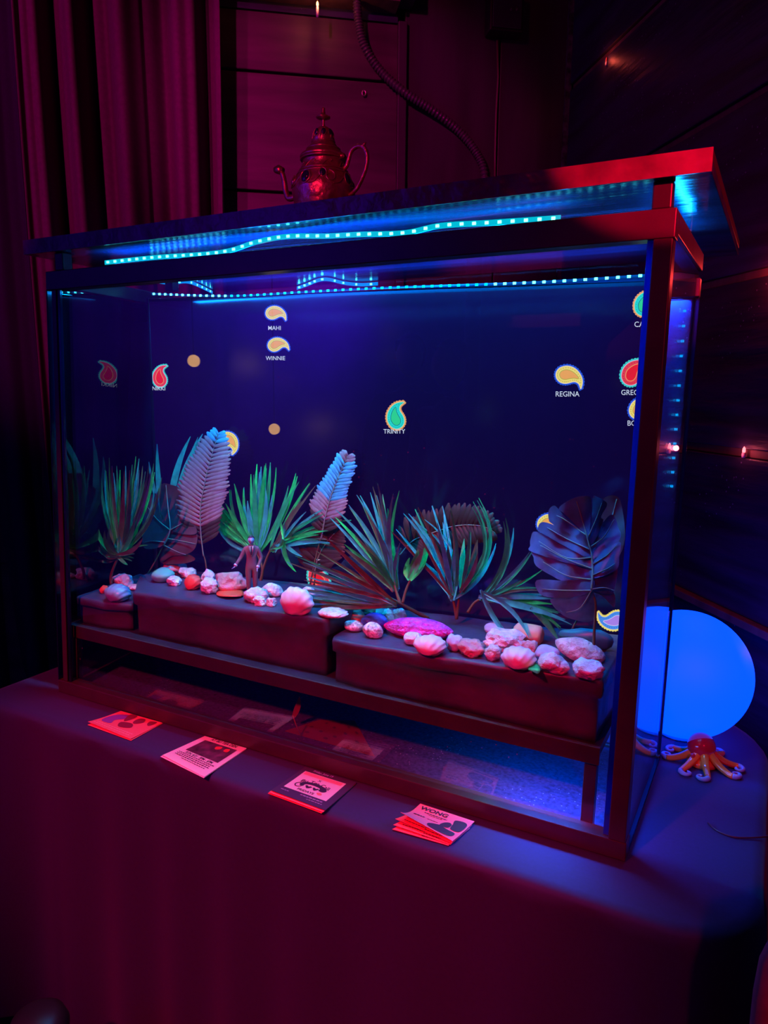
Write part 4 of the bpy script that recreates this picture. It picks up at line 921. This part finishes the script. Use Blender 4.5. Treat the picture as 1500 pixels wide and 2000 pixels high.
mk('mouth', xf(MB().tube([(-.016, -.066, .889), (0, -.070, .887), (.016, -.066, .889)], .0035, 6), MF), hairm, hd, True)
mk('shirt_front', xf(MB().add([(-.034, -.064, .83), (.034, -.064, .83), (0.004, -.0735, .665), (-.004, -.0735, .665), (-.03, -.03, .83), (.03, -.03, .83), (0.004, -.05, .665), (-.004, -.05, .665)], [(0, 3, 2, 1), (4, 5, 6, 7), (0, 4, 7, 3), (1, 2, 6, 5), (0, 1, 5, 4)]), MF), shirt, fig)
mk('necktie', xf(MB().add([(-.010, -.0675, .83), (.010, -.0675, .83), (.013, -.0765, .70), (0, -.0775, .672), (-.013, -.0765, .70), (-.010, -.05, .83), (.010, -.05, .83), (.013, -.055, .70), (0, -.055, .672), (-.013, -.055, .70)], [(0, 4, 3, 2, 1), (5, 6, 7, 8, 9), (0, 1, 6, 5), (1, 2, 7, 6), (2, 3, 8, 7), (3, 4, 9, 8), (4, 0, 5, 9)]), MF), tie, fig)
for s in (-1, 1):
    mk('lapel', xf(MB().tube([(s*.04, -.055, .84), (s*.030, -.070, .76), (s*.004, -.074, .655)], [.010, .013, .004], 6), MF), suit, fig, True)
mk('hand', xf(hand_mb(FJ['wrl'][0], FJ['ell'][0], .105, 1), MF), skinm, fig, True)
mk('hand', xf(hand_mb(FJ['wrr'][0], FJ['elr'][0], .105, -1), MF), skinm, fig, True)
for a, b in (('ell', 'wrl'), ('elr', 'wrr')):
    q = FJ[b][0]; d = (q-FJ[a][0]).normalized(); mk('cuff', xf(MB().tube([q-d*.012, q+d*.014], .031, 10), MF), shirt, fig, True)
# ------------------------------------------------------------------ teapot on the lid
TPY = .20; zl_top = zt_ + .0006
tc_ = ony(632, 385, TPY); TP = V((tc_.x, TPY, zl_top)); u_ = mpp(ony(632, 300, TPY))
metal = mat('worked_silver', (.62, .42, .36), .33, .75, nz=(70, .25), bump=(90, .25)); metal2 = mat('silver_wire', (.75, .55, .48), .3, .8)
gem = mat('dark_blue_gem', (.02, .03, .12), .08, coat=1.)
tea = empty('teapot', TP, 'ornate silver teapot with filigree and dark gems standing on the tank lid', 'teapot')
zr = lambda y: ony(632, 190+y/6.818, TPY).z - zl_top           # crop rows to height
prof = [(.0, .0), (44, .0), (46, .004), (40, .010)] + [(r, None) for r in ()]
body = [(44*u_, .0), (46*u_, .004), (41*u_, .010), (50*u_, .016)] + [(r/6.818*u_, zr(y)) for r, y in ((425, 1270), (418, 1210), (395, 1140), (365, 1080), (325, 1020), (300, 980), (284, 930), (272, 880), (278, 850), (300, 838), (304, 826))]
body = [q for i, q in enumerate(body) if i < 4 or q[1] > .017]
bd = mk('body', MB().lathe(body, TP, 44), metal, tea, True)
lidp = [(r/6.818*u_, zr(y)) for r, y in ((310, 824), (314, 800), (300, 775), (270, 768), (262, 752), (246, 740), (238, 722), (214, 708), (206, 690), (188, 676), (180, 650), (160, 620), (142, 600), (148, 585), (140, 540), (128, 480), (100, 430), (60, 402), (22, 396))]
ld = mk('lid', MB().lathe(lidp, TP, 44), metal, tea, True)
fp = [(r/6.818*u_, zr(y)) for r, y in ((22, 396), (26, 380), (18, 350), (24, 320), (16, 300), (30, 300), (92, 278), (95, 262), (40, 232), (26, 226), (30, 200), (20, 180), (26, 160), (20, 140), (6, 132))]
mk('finial', MB().lathe(fp, TP, 28), metal, ld, True)
def tp(cx, cy, d=0): return ony(520+cx/6.818, 190+cy/6.818, TPY+d)
mk('spout', MB().tube(catmull([tp(380, 1330), tp(300, 1345), tp(262, 1260), tp(245, 1150), tp(225, 1050), tp(195, 985), tp(165, 968)], 6), [6.5*u_*(1-.3*i/36) for i in range(31)] + [4.6*u_*(1+.12*k) for k in range(6)], 12), metal, tea, True)
mk('spout_lip', MB().tube([tp(215, 985), tp(165, 962), tp(118, 968)], [7.5*u_, 9*u_, 6*u_], 12), metal, tea, True)
mk('handle', MB().tube(catmull([tp(985, 985), tp(1060, 930), tp(1090, 850), tp(1120, 740), tp(1180, 670), tp(1265, 650), tp(1320, 700), tp(1345, 800), tp(1330, 930), tp(1285, 1060), tp(1215, 1200), tp(1130, 1290), tp(1060, 1320)], 6), [4.2*u_]*73, 10), metal, tea, True)
mk('handle_spur', MB().tube([tp(1270, 660), tp(1305, 625), tp(1330, 596)], [4*u_, 3*u_, .8*u_], 8), metal, tea, True)
mk('hinge', MB().tube([tp(930, 800, -.004), tp(1040, 775, -.004)], 4.5*u_, 10), metal, tea, True)
def rad(y):
    b = body + lidp
    z = zr(y); best = None
    for i in range(len(b)-1):
        (r0, z0_), (r1, z1_) = b[i], b[i+1]
        if min(z0_, z1_) <= z <= max(z0_, z1_) and abs(z1_-z0_) > 1e-6: best = r0+(r1-r0)*(z-z0_)/(z1_-z0_); break
    return best or 40*u_
tc_ang = math.atan2(CAM.y-TPY, CAM.x-TP.x)
def onbody(a, y, out=.0008): r = rad(y)+out; return TP + V((r*math.cos(tc_ang+a), r*math.sin(tc_ang+a), zr(y)))
mb = MB()
for y in (1045, 1000, 842, 700, 600): mb.tube([onbody(2*PI*i/60, y, .0012 + .0006*(i % 2)) for i in range(61)], .0013, 5, False)
mk('rope_band', mb, metal2, bd, True)
mb = MB()
for k in range(8):
    a0 = 2*PI*k/8+.2
    sp = [onbody(a0 + .22*math.sin(t*1.0)*(1-t/9) , 1150-90*math.cos(t)*(1-t/9), .0012) for t in [i*.45 for i in range(15)]]
    mb.tube(sp, .0010, 5); mb.tube(catmull([onbody(a0+.1, 1245), onbody(a0+.3, 1225), onbody(a0+.45, 1160), onbody(a0+.62, 1110)], 6), .0010, 5)
    mb.tube(catmull([onbody(a0-.3, 1010), onbody(a0-.1, 930), onbody(a0+.1, 890), onbody(a0+.2, 910), onbody(a0+.12, 930)], 5), .0009, 5)
for k in range(6):
    a0 = 2*PI*k/6; mb.tube(catmull([onbody(a0-.3, 570), onbody(a0-.2, 480), onbody(a0+.1, 440), onbody(a0+.3, 490), onbody(a0+.1, 550)], 6), .0009, 5)
mk('filigree', mb, metal2, bd, True)['kind'] = 'stuff'
for a, y, r in ((-.62, 1150, .0115), (-.02, 1105, .0075), (.9, 1150, .0105), (-1.5, 1150, .0105)):
    q = onbody(a, y, .0004); n_ = V((math.cos(tc_ang+a), math.sin(tc_ang+a), .25)).normalized()
    R_ = n_.to_track_quat('Z', 'Y').to_matrix()
    g = mk('gem', MB().add([q + R_ @ V((v.x, v.y, v.z)) for v in ball((0, 0, 0), r*.8, r, r*.35, 8).v], ball((0, 0, 0), 1, 1, 1, 8).f), gem, bd, True)
    mk('gem_setting', MB().tube([q + R_ @ V((r*.86*math.cos(t), r*1.06*math.sin(t), .0008)) for t in [2*PI*i/28 for i in range(29)]], .0013, 5, False), metal2, g, True)
for a in (-.75, .05, .8):
    q = onbody(a, 490, .0002); n_ = V((math.cos(tc_ang+a), math.sin(tc_ang+a), .2)).normalized(); R_ = n_.to_track_quat('Z', 'Y').to_matrix()
    mk('gem', MB().add([q + R_ @ v for v in ball((0, 0, 0), .0045, .0065, .002, 6).v], ball((0, 0, 0), 1, 1, 1, 6).f), gem, ld, True)
# ------------------------------------------------------------------ glowing ball and glass octopus on the cloth
bt = .9; d_ = ray(1337, 1316); d_.normalize(); t_ = 1.60
for _ in range(6):
    c = CAM + d_*t_; r_ = 123/FPX*t_*d_.dot(FWD); t_ = (r_-CAM.z)/d_.z*.5 + t_*.5
c = CAM + d_*t_; r_ = c.z
ballm = glow('glowing_ball', (.0, .115, 2.8), 1.0); ballm.node_tree.nodes['Principled BSDF'].inputs['Roughness'].default_value = .6
b_ = empty('ball_lamp', (c.x, c.y, .0005), 'large round glowing blue ball lamp on the cloth behind the tank', 'lamp')
def egg(p): return V((p.x, p.y, max(p.z, -.985)))
mk('shade', ball((c.x, c.y, c.z+.001), r_, r_, r_, 40, egg), ballm, b_, True)
mk('base', MB().lathe([(.04, .0004), (.042, .002), (.04, .0035)], (c.x, c.y, .0), 24), mat('lamp_base', (.5, .5, .55), .5), b_, True)
Oc = onz(1371, 1492, 0); ORG = mat('octopus_glass', (.95, .28, .03), .08, coat=1., trans=0., sss=.0); ORH = mat('octopus_red_glass', (.60, .012, .03), .05, coat=1.); TIP = mat('octopus_tip_blue_cast', (.30, .40, .62), .08, coat=1.)  # tips hold the blue of the surroundings in their colour
oc = empty('octopus', V((Oc.x, Oc.y, .0005)), 'orange glass octopus figurine with clear curled arm tips coloured by the blue around them beside the glowing ball', 'figurine')
s_ = mpp(Oc)
hz_ = ony(1370, 1459, Oc.y+.004)
mk('head', ball((hz_.x, Oc.y+.004, hz_.z), 26.5*s_, 27*s_, 28*s_, 20, lambda p: V((p.x*(1-.12*max(0, -p.z)), p.y*(1-.12*max(0, -p.z)), p.z))), ORH, oc, True)
mk('skirt', MB().lathe([(30*s_, .003), (27*s_, .009), (20*s_, .017), (14*s_, .024), (10*s_, .028)], (Oc.x, Oc.y, .0), 28), ORG, oc, True)
for s in (-1, 1):
    e = V((hz_.x, Oc.y, hz_.z)) + (CAM-Oc).normalized()*22*s_; side = RGT*s*15*s_
    q = V((e.x, e.y, hz_.z-.006))+side
    mk('eye', ball(q, .0042, .0042, .0042, 8), MATS['octopus_red_glass'], oc, True)
for k in range(8):
    a = 2*PI*k/8 + .25; dr = V((math.cos(a), math.sin(a), 0)); sd = V((-dr.y, dr.x, 0))*(1 if k % 2 else -1)
    o0 = V((Oc.x, Oc.y, 0)); R0 = 62*s_
    base_ = [o0+dr*12*s_+V((0, 0, .027)), o0+dr*24*s_+V((0, 0, .019)), o0+dr*40*s_+V((0, 0, .010)), o0+dr*R0*.92+V((0, 0, .0052))]
    cc = o0+dr*R0*1.0+sd*12*s_
    curl = [cc + (-sd*math.cos(t)+dr*math.sin(t))*(12-1.7*t)*s_ + V((0, 0, .0050)) for t in [.4+.45*i for i in range(12)]]
    P = catmull(base_+curl, 5); n_ = len(P)
    cut = int(n_*.26)
    rr = [max(.0026, .0095-.0085*(i/n_)**.5) for i in range(n_)]
    mk('arm', MB().tube(P[:cut+1], rr[:cut+1], 9), ORG, oc, True)
    tag(mk('arm_tip', MB().tube(P[cut:], rr[cut:], 9), TIP, oc, True), 'clear curled tip with the blue surroundings put into its colour')
wire = catmull([onz(1383, 1607, .0025), onz(1400, 1622, .0025), onz(1430, 1634, .0025), onz(1465, 1636, .0025), onz(1500, 1633, .0025), onz(1545, 1625, -.004), onz(1580, 1640, -.06)], 8)
tag(mk('thin_cable', MB().tube(wire, .0016, 7), mat('cable_dark', (.06, .02, .04), .35), smooth=True), 'thin dark cable lying on the cloth at the right edge of the table', 'cable')
# ------------------------------------------------------------------ flyers
paper = mat('flyer_paper', (.80, .74, .76), .7); paper_r = mat('flyer_red_paper', (.80, .16, .20), .65); ink = mat('flyer_ink', (.03, .015, .06), .6)
def quadmap(TL, TR, BR, BL, z, curl=(0, 0)):
    """print square (s right, t down) to the cloth; curl lifts the near edge by so much at its left and right end"""
    c4 = [onz(*q, z) for q in (TL, TR, BR, BL)]
    def f(s, t, h=0.):
        p = c4[0]*(1-s)*(1-t)+c4[1]*s*(1-t)+c4[2]*s*t+c4[3]*(1-s)*t
        return p + V((0, 0, (curl[0]*(1-s)+curl[1]*s)*max(0, t-.25)**2 + h))
    return f
def flyer(name, f, m, label, group='paper flyers on the cloth', thick=.0006):
    N = 8; mb = MB()
    for h in (0, thick):
        for j in range(N+1):
            for i in range(N+1): mb.v.append(f(i/N, j/N, h))
    k = (N+1)**2
    for j in range(N):
        for i in range(N):
            a = j*(N+1)+i; mb.f += [(a, a+1, a+N+2, a+N+1), (k+a, k+a+N+1, k+a+N+2, k+a+1)]
    rim = [i for i in range(N+1)] + [j*(N+1)+N for j in range(1, N+1)] + [N*(N+1)+i for i in range(N-1, -1, -1)] + [j*(N+1) for j in range(N-1, 0, -1)]
    for i in range(len(rim)): mb.f.append((rim[i], k+rim[i], k+rim[(i+1) % len(rim)], rim[(i+1) % len(rim)]))
    return tag(mk(name, mb, m), label, 'flyer', group)
def patch(name, f, s0, s1, t0, t1, m, par, h=.0009, n=6, label=None):
    mb = MB()
    for j in range(n+1):
        for i in range(n+1): mb.v.append(f(s0+(s1-s0)*i/n, t0+(t1-t0)*j/n, h))
    for j in range(n):
        for i in range(n): a = j*(n+1)+i; mb.f.append((a, a+n+1, a+n+2, a+1))
    return tag(mk(name, mb, m, par), label)
def write(f, body, s, t, size, m, par, asp=1., h=.0012, bold=.02, name='lettering', arc=0., align='CENTER'):
    tx_ = text_mb(body, 1., bold, align)
    return mk(name, MB().add([f(s+v.x*size*asp, t-v.y*size + arc*(v.x*size*asp)**2, h) for v in tx_.v], tx_.f), m, par)
def lines(f, rows, m, par, h=.0012):
    mb = MB()
    for s0, s1, t, th in rows:
        x = s0
        while x < s1:
            wd = min(s1-x, rn.uniform(.02, .06)); mb.add([f(x, t, h), f(x, t+th, h), f(x+wd, t+th, h), f(x+wd, t, h)], [(0, 1, 2, 3)]); x += wd+.012
    o = mk('small_print', mb, m, par); o['kind'] = 'stuff'; return o
def blobs(f, shapes, m, par, name='picture', h=.0012):
    mb = MB()
    for pts in shapes:
        P = catmull([V((a, b, 0)) for a, b in pts], 4, True); mb.add([f(q.x, q.y, h) for q in P], [tuple(range(len(P)))[::-1]])
    return mk(name, mb, m, par)
z0f = .0008
# leftmost pile
f = quadmap((235, 1391), (318, 1413), (256, 1447), (171, 1416), z0f); flyer('flyer', f, paper_r, 'lower red flyer of the leftmost pile, edge showing')
f = quadmap((236, 1389), (317, 1412), (255, 1445), (172, 1413), z0f+.0011, (.006, .002)); o = flyer('flyer', f, paper_r, 'top red flyer of the leftmost pile, with pictured figures')
blobs(f, [[(.05, .45), (.12, .2), (.3, .1), (.35, .3), (.25, .5), (.3, .7), (.1, .72)]], mat('flyer_violet', (.25, .06, .45), .6), o)
blobs(f, [[(.28, .05), (.42, .02), (.46, .18), (.42, .42), (.34, .30)], [(.55, .12), (.66, .08), (.72, .25), (.62, .4), (.55, .3)], [(.4, .5), (.6, .42), (.7, .6), (.5, .72)], [(.8, .1), (.92, .06), (.9, .3), (.82, .24)]], mat('flyer_dark_red', (.22, .01, .06), .6), o, h=.0014)
lines(f, [(.08, .92, .80, .03), (.06, .9, .88, .025)], mat('flyer_pink', (.85, .45, .5), .6), o)
# second pile
f = quadmap((397, 1440), (481, 1464), (398, 1520), (313, 1478), z0f); flyer('flyer', f, paper, 'lower pale flyer of the second pile from the left')
f = quadmap((400, 1438), (482, 1462), (399, 1518), (317, 1476), z0f+.0011, (.001, .0)); o = flyer('flyer', f, paper, 'top flyer of the second pile, pale, with dark photo and event times')
write(f, 'AT BU TEA DEN', .52, .055, .105, ink, o, .80)
patch('photo', f, .14, .90, .13, .60, mat('flyer_photo', (.09, .02, .06), .5, nz=(55, .9)), o)
blobs(f, [[(.5, .22), (.6, .18), (.62, .26), (.54, .3)], [(.7, .2), (.78, .18), (.8, .27), (.72, .28)]], mat('flyer_lamp_red', (.7, .03, .05), .5), o, h=.0013)
write(f, 'SUN. 6/21  3PM - 6PM', .52, .655, .085, ink, o, .80)
lines(f, [(.10, .92, .70, .02), (.10, .88, .745, .02), (.10, .90, .79, .02), (.3, .85, .84, .014)], ink, o)
# third pile
dark = mat('flyer_dark_paper', (.055, .03, .10), .5); 
f = quadmap((592, 1501), (694, 1532), (628, 1589), (523, 1550), z0f); flyer('flyer', f, paper_r, 'undermost flyer of the third pile, red edge showing')
f = quadmap((594, 1500), (695, 1531), (631, 1588), (525, 1549), z0f+.0011, (.002, .002)); flyer('flyer', f, paper_r, 'middle flyer of the third pile')
f = quadmap((596, 1498), (696, 1529), (635, 1585), (529, 1546), z0f+.0022, (.004, .003)); o = flyer('flyer', f, dark, 'top flyer of the third pile, dark with a pale square and a cup emblem')
patch('pale_square', f, .09, .88, .13, .77, paper, o)
patch('red_band', f, .12, .84, .15, .24, mat('flyer_band', (.80, .30, .36), .6), o, .0011)
write(f, 'X', .48, .30, .085, ink, o, .9, .0013)
write(f, 'Bu Tea Call', .48, .395, .125, ink, o, .92, .0013, arc=.75)
write(f, 'FRIDAYS', .46, .705, .085, ink, o, .95, .0013)
blobs(f, [[(.25, .50), (.32, .43), (.5, .40), (.66, .44), (.74, .52), (.70, .58), (.62, .57), (.60, .50), (.45, .48), (.34, .51), (.33, .58), (.27, .58)], [(.36, .54), (.395, .525), (.42, .545), (.445, .525), (.48, .54), (.42, .61)], [(.50, .54), (.53, .525), (.555, .545), (.58, .525), (.61, .54), (.555, .61)]], ink, o, 'emblem', .0013)
mk('emblem_ring', MB().add([f(.25+ (.055 if i % 2 else .075)*math.cos(a)*.9, .575+(.055 if i % 2 else .075)*math.sin(a), .0013) for i, a in enumerate([2*PI*(k//2)/20 for k in range(42)])], [(2*k, 2*k+1, 2*k+3, 2*k+2) for k in range(20)]), ink, o)
blobs(f, [[(.63, .64), (.70, .62), (.73, .66), (.68, .69)]], mat('flyer_coral', (.8, .25, .2), .6), o, 'emblem_heart', .0013)
write(f, 'Friday, June 19', .40, .06, .085, mat('flyer_blue_ink', (.45, .5, .95), .6), o, .75)
lines(f, [(.45, .85, .82, .03), (.60, .88, .89, .02), (.1, .25, .85, .02)], mat('flyer_grey_ink', (.35, .3, .5), .6), o)
# fourth pile
qs = [((820, 1590), (905, 1622), (876, 1652), (766, 1620), 0., (0, 0), 'undermost red flyer of the rightmost pile'), ((822, 1582), (918, 1618), (880, 1650), (768, 1614), .0012, (.004, .0), 'second red flyer from below in the rightmost pile'),
      ((820, 1576), (922, 1612), (882, 1648), (772, 1606), .0026, (.010, .002), 'third red flyer from below in the rightmost pile, corner lifted')]
for TL, TR, BR, BL, z, cu, lb in qs:
    f = quadmap(TL, TR, BR, BL, z0f+z, cu); o = flyer('flyer', f, paper_r, lb); lines(f, [(.1, .5, .84, .03), (.5, .8, .9, .03)], ink, o)
f = quadmap((821, 1570), (927, 1605), (884, 1646), (782, 1606), z0f+.004, (.030, .004)); o = flyer('flyer', f, mat('flyer_rose_paper', (.82, .20, .30), .65), 'top flyer of the rightmost pile, rose red with dark figures, one corner curling up')
write(f, 'WONG', .33, .17, .20, ink, o, .75, bold=.03)
lines(f, [(.2, .62, .30, .03), (.3, .55, .36, .02), (.08, .3, .52, .05), (.35, .55, .55, .02)], ink, o)
blobs(f, [[(.45, .75), (.6, .62), (.75, .68), (.92, .72), (.9, .9), (.7, .95), (.5, .92)], [(.62, .45), (.70, .38), (.76, .46), (.74, .62), (.6, .62)], [(.74, .22), (.9, .18), (.97, .3), (.95, .6), (.8, .62), (.76, .4)]], ink, o)
# a reflection in the front pane, built as spotted sheet and sprig inside
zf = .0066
f = quadmap((625, 1406), (693, 1408), (732, 1478), (556, 1428), zf, (0, 0)); o = flyer('reflection_sheet', f, mat('reflection_sheet_red', (.13, .02, .03), .7), 'spotted red sheet on the tank floor standing in for a reflection in the front pane', None); o['category'] = 'paper'
blobs(f, [[(a+.03*math.cos(k), b+.045*math.sin(k)) for k in (0, 1.2, 2.5, 3.8, 5)] for a, b in ((.15, .5), (.3, .2), (.34, .62), (.5, .35), (.55, .7), (.62, .12), (.7, .5), (.78, .25), (.85, .7), (.45, .85), (.9, .4), (.2, .8))], mat('reflection_spot', (.05, .008, .02), .7), o, 'spot')
p = empty('reflection_sprig', onz(588, 1442, zf), 'small reddish leaf on a stalk standing in for part of the front pane reflection', 'plant')
q0 = onz(588, 1438, zf+.0008); rd = mat('reflection_sprig_red', (.16, .03, .05), .6)
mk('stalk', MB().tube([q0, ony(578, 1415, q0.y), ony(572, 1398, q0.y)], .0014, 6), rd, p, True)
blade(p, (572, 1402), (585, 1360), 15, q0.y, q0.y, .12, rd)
# ------------------------------------------------------------------ foreground chair and stool, and the far side of the room that the glass mirrors
plush = mat('red_plush', (.62, .02, .06), .7, sheen=.0, nz=(60, .2))
ch = empty('chair', V((1.62, -.32, FLOOR)), 'red upholstered chair at the right edge beside the table', 'chair')
fx = ony(1478, 1800, -.20)
cx0 = fx.x
mb = MB(); rows = []
for j in range(13):
    z = -.30 + .50*j/12; hw = .165*math.sqrt(max(.0, 1-max(0, (j-8)/4.2)**2.4)) ; rows.append((z, hw))
for z, hw in rows:
    for k in range(20):
        a = 2*PI*k/20; mb.v.append(V((cx0+.168+hw*math.copysign(abs(math.cos(a))**.6, math.cos(a)), -.205+.032*math.copysign(abs(math.sin(a))**.6, math.sin(a)), z)))
for j in range(12):
    for k in range(20): mb.f.append((j*20+k, j*20+(k+1) % 20, (j+1)*20+(k+1) % 20, (j+1)*20+k))
mb.f += [tuple(range(20))[::-1], tuple(12*20+k for k in range(20))]
ch.location = V((cx0+.168, -.38, FLOOR))
mk('backrest', mb, plush, ch, True)
mk('seat', MB().box((cx0+.01, -.62, -.36), (cx0+.33, -.25, -.30)), plush, ch, bevel=.02)
for x in (cx0+.03, cx0+.31):
    for y in (-.58, -.22): mk('leg', MB().tube([(x, y, FLOOR), (x, y, -.33 if y < -.3 else -.25)], .014, 10), tw, ch, True)
sp_ = ony(75, 1998, -.30)
st = empty('stool', V((sp_.x, sp_.y, FLOOR)), 'black round stool cushion peeking in at the lower left corner of the cloth', 'stool')
vin = mat('black_vinyl', (.012, .010, .016), .4)
zt2 = ony(75, 1978, -.30).z
mk('cushion', MB().lathe([(.04, zt2-FLOOR-.06), (.05, zt2-FLOOR-.05), (.052, zt2-FLOOR-.03), (.045, zt2-FLOOR-.012), (.03, zt2-FLOOR-.002), (.004, zt2-FLOOR)], (sp_.x, sp_.y, FLOOR), 32), vin, st, True)
mk('column', MB().tube([(sp_.x, sp_.y, FLOOR+.02), (sp_.x, sp_.y, zt2-.06)], .02, 12), tw, st, True)
mk('foot', MB().lathe([(.08, 0), (.085, .008), (.03, .02)], (sp_.x, sp_.y, FLOOR), 24), tw, st, True)
# mirrored things: placed in the room by where the screen shows them
def mirr(px, py, y): P = ony(px, py, 2*.02-y); return V((P.x, y, P.z))
def globe(px, py, y, r, label):
    c = mirr(px, py, y); t = empty('globe_lamp', V((c.x, c.y, c.z)), label, 'lamp', 'warm globe lamps on the far side of the room')
    mk('globe', ball(c, r, r, r, 14), glow('warm_globe', (1.0, .50, .16), 4.5), t, True)
    mk('rod', MB().tube([c+V((0, 0, r*.95)), V((c.x, c.y, CEIL-.001))], .002, 8), blk, t, True)
globe(380, 705, -2.3, .036, 'warm white globe lamp mirrored in the screen above the fern frond')
globe(537, 838, -2.6, .034, 'warm yellow globe lamp mirrored in the screen below the twin paisleys')
pc = mirr(921, 720, -3.1)
tag(mk('round_column', MB().lathe([(.05, 0), (.045, .02), (.045, CEIL-FLOOR-.002)], (pc.x, pc.y, FLOOR), 20), mat('column_dark', (.02, .015, .03), .5)), 'dark slim column mirrored in the screen left of the rail', 'column')
cloth2 = mat('dark_clothes', (.012, .010, .02), .8); skn = mat('skin', (.35, .2, .16), .5); hr2 = mat('dark_hair', (.01, .008, .01), .6)
def person(px, py, y, h, label, rz):
    c = mirr(px, py, y); M = Matrix.Translation((c.x, c.y, FLOOR)) @ Matrix.Rotation(rz, 4, 'Z') @ Matrix.Scale(h, 4)
    t = empty('person', V((c.x, c.y, FLOOR)), label, 'person', 'people standing across the room')
    J = {'pelvis': (V((0, 0, .52)), (.085, .06)), 'waist': (V((0, 0, .61)), (.075, .055)), 'chest': (V((0, .005, .735)), (.09, .06)), 'neck': (V((0, 0, .845)), .03),
         'shl': (V((-.11, .005, .79)), .038), 'ell': (V((-.145, .01, .62)), .030), 'wrl': (V((-.11, -.09, .53)), .021), 'shr': (V((.11, .005, .79)), .038), 'elr': (V((.15, .015, .62)), .030), 'wrr': (V((.14, -.02, .47)), .021),
         'hil': (V((-.05, 0, .49)), .058), 'knl': (V((-.055, -.005, .27)), .042), 'anl': (V((-.06, .01, .05)), .028), 'tol': (V((-.065, -.075, .022)), (.026, .018)), 'hir': (V((.05, 0, .49)), .058), 'knr': (V((.055, -.005, .27)), .042), 'anr': (V((.06, .01, .05)), .028), 'tor': (V((.065, -.075, .022)), (.026, .018))}
    mk('body', xf(skin_body(J, BE, 'pelvis'), M), cloth2, t, True)
    hd = mk('head', xf(ball((0, -.008, .928), .045, .056, .068, 18, face_fn), M), skn, t, True)
    mk('hair', xf(ball((0, .006, .942), .052, .060, .068, 14, lambda p: V((p.x, p.y, max(p.z, .1+(.5 if p.y < -.35 else 0)-(.9 if p.y > .3 else 0))))), M), hr2, hd, True)
    mk('hand', xf(hand_mb(J['wrl'][0], J['ell'][0], .1, 1), M), skn, t, True); mk('hand', xf(hand_mb(J['wrr'][0], J['elr'][0], .1, -1), M), skn, t, True)
person(800, 850, -2.9, 1.74, 'standing person in dark clothes mirrored in the screen, taller of two', PI-.2)
person(878, 865, -2.3, 1.66, 'standing person in dark clothes mirrored in the screen, shorter of two', PI+.3)
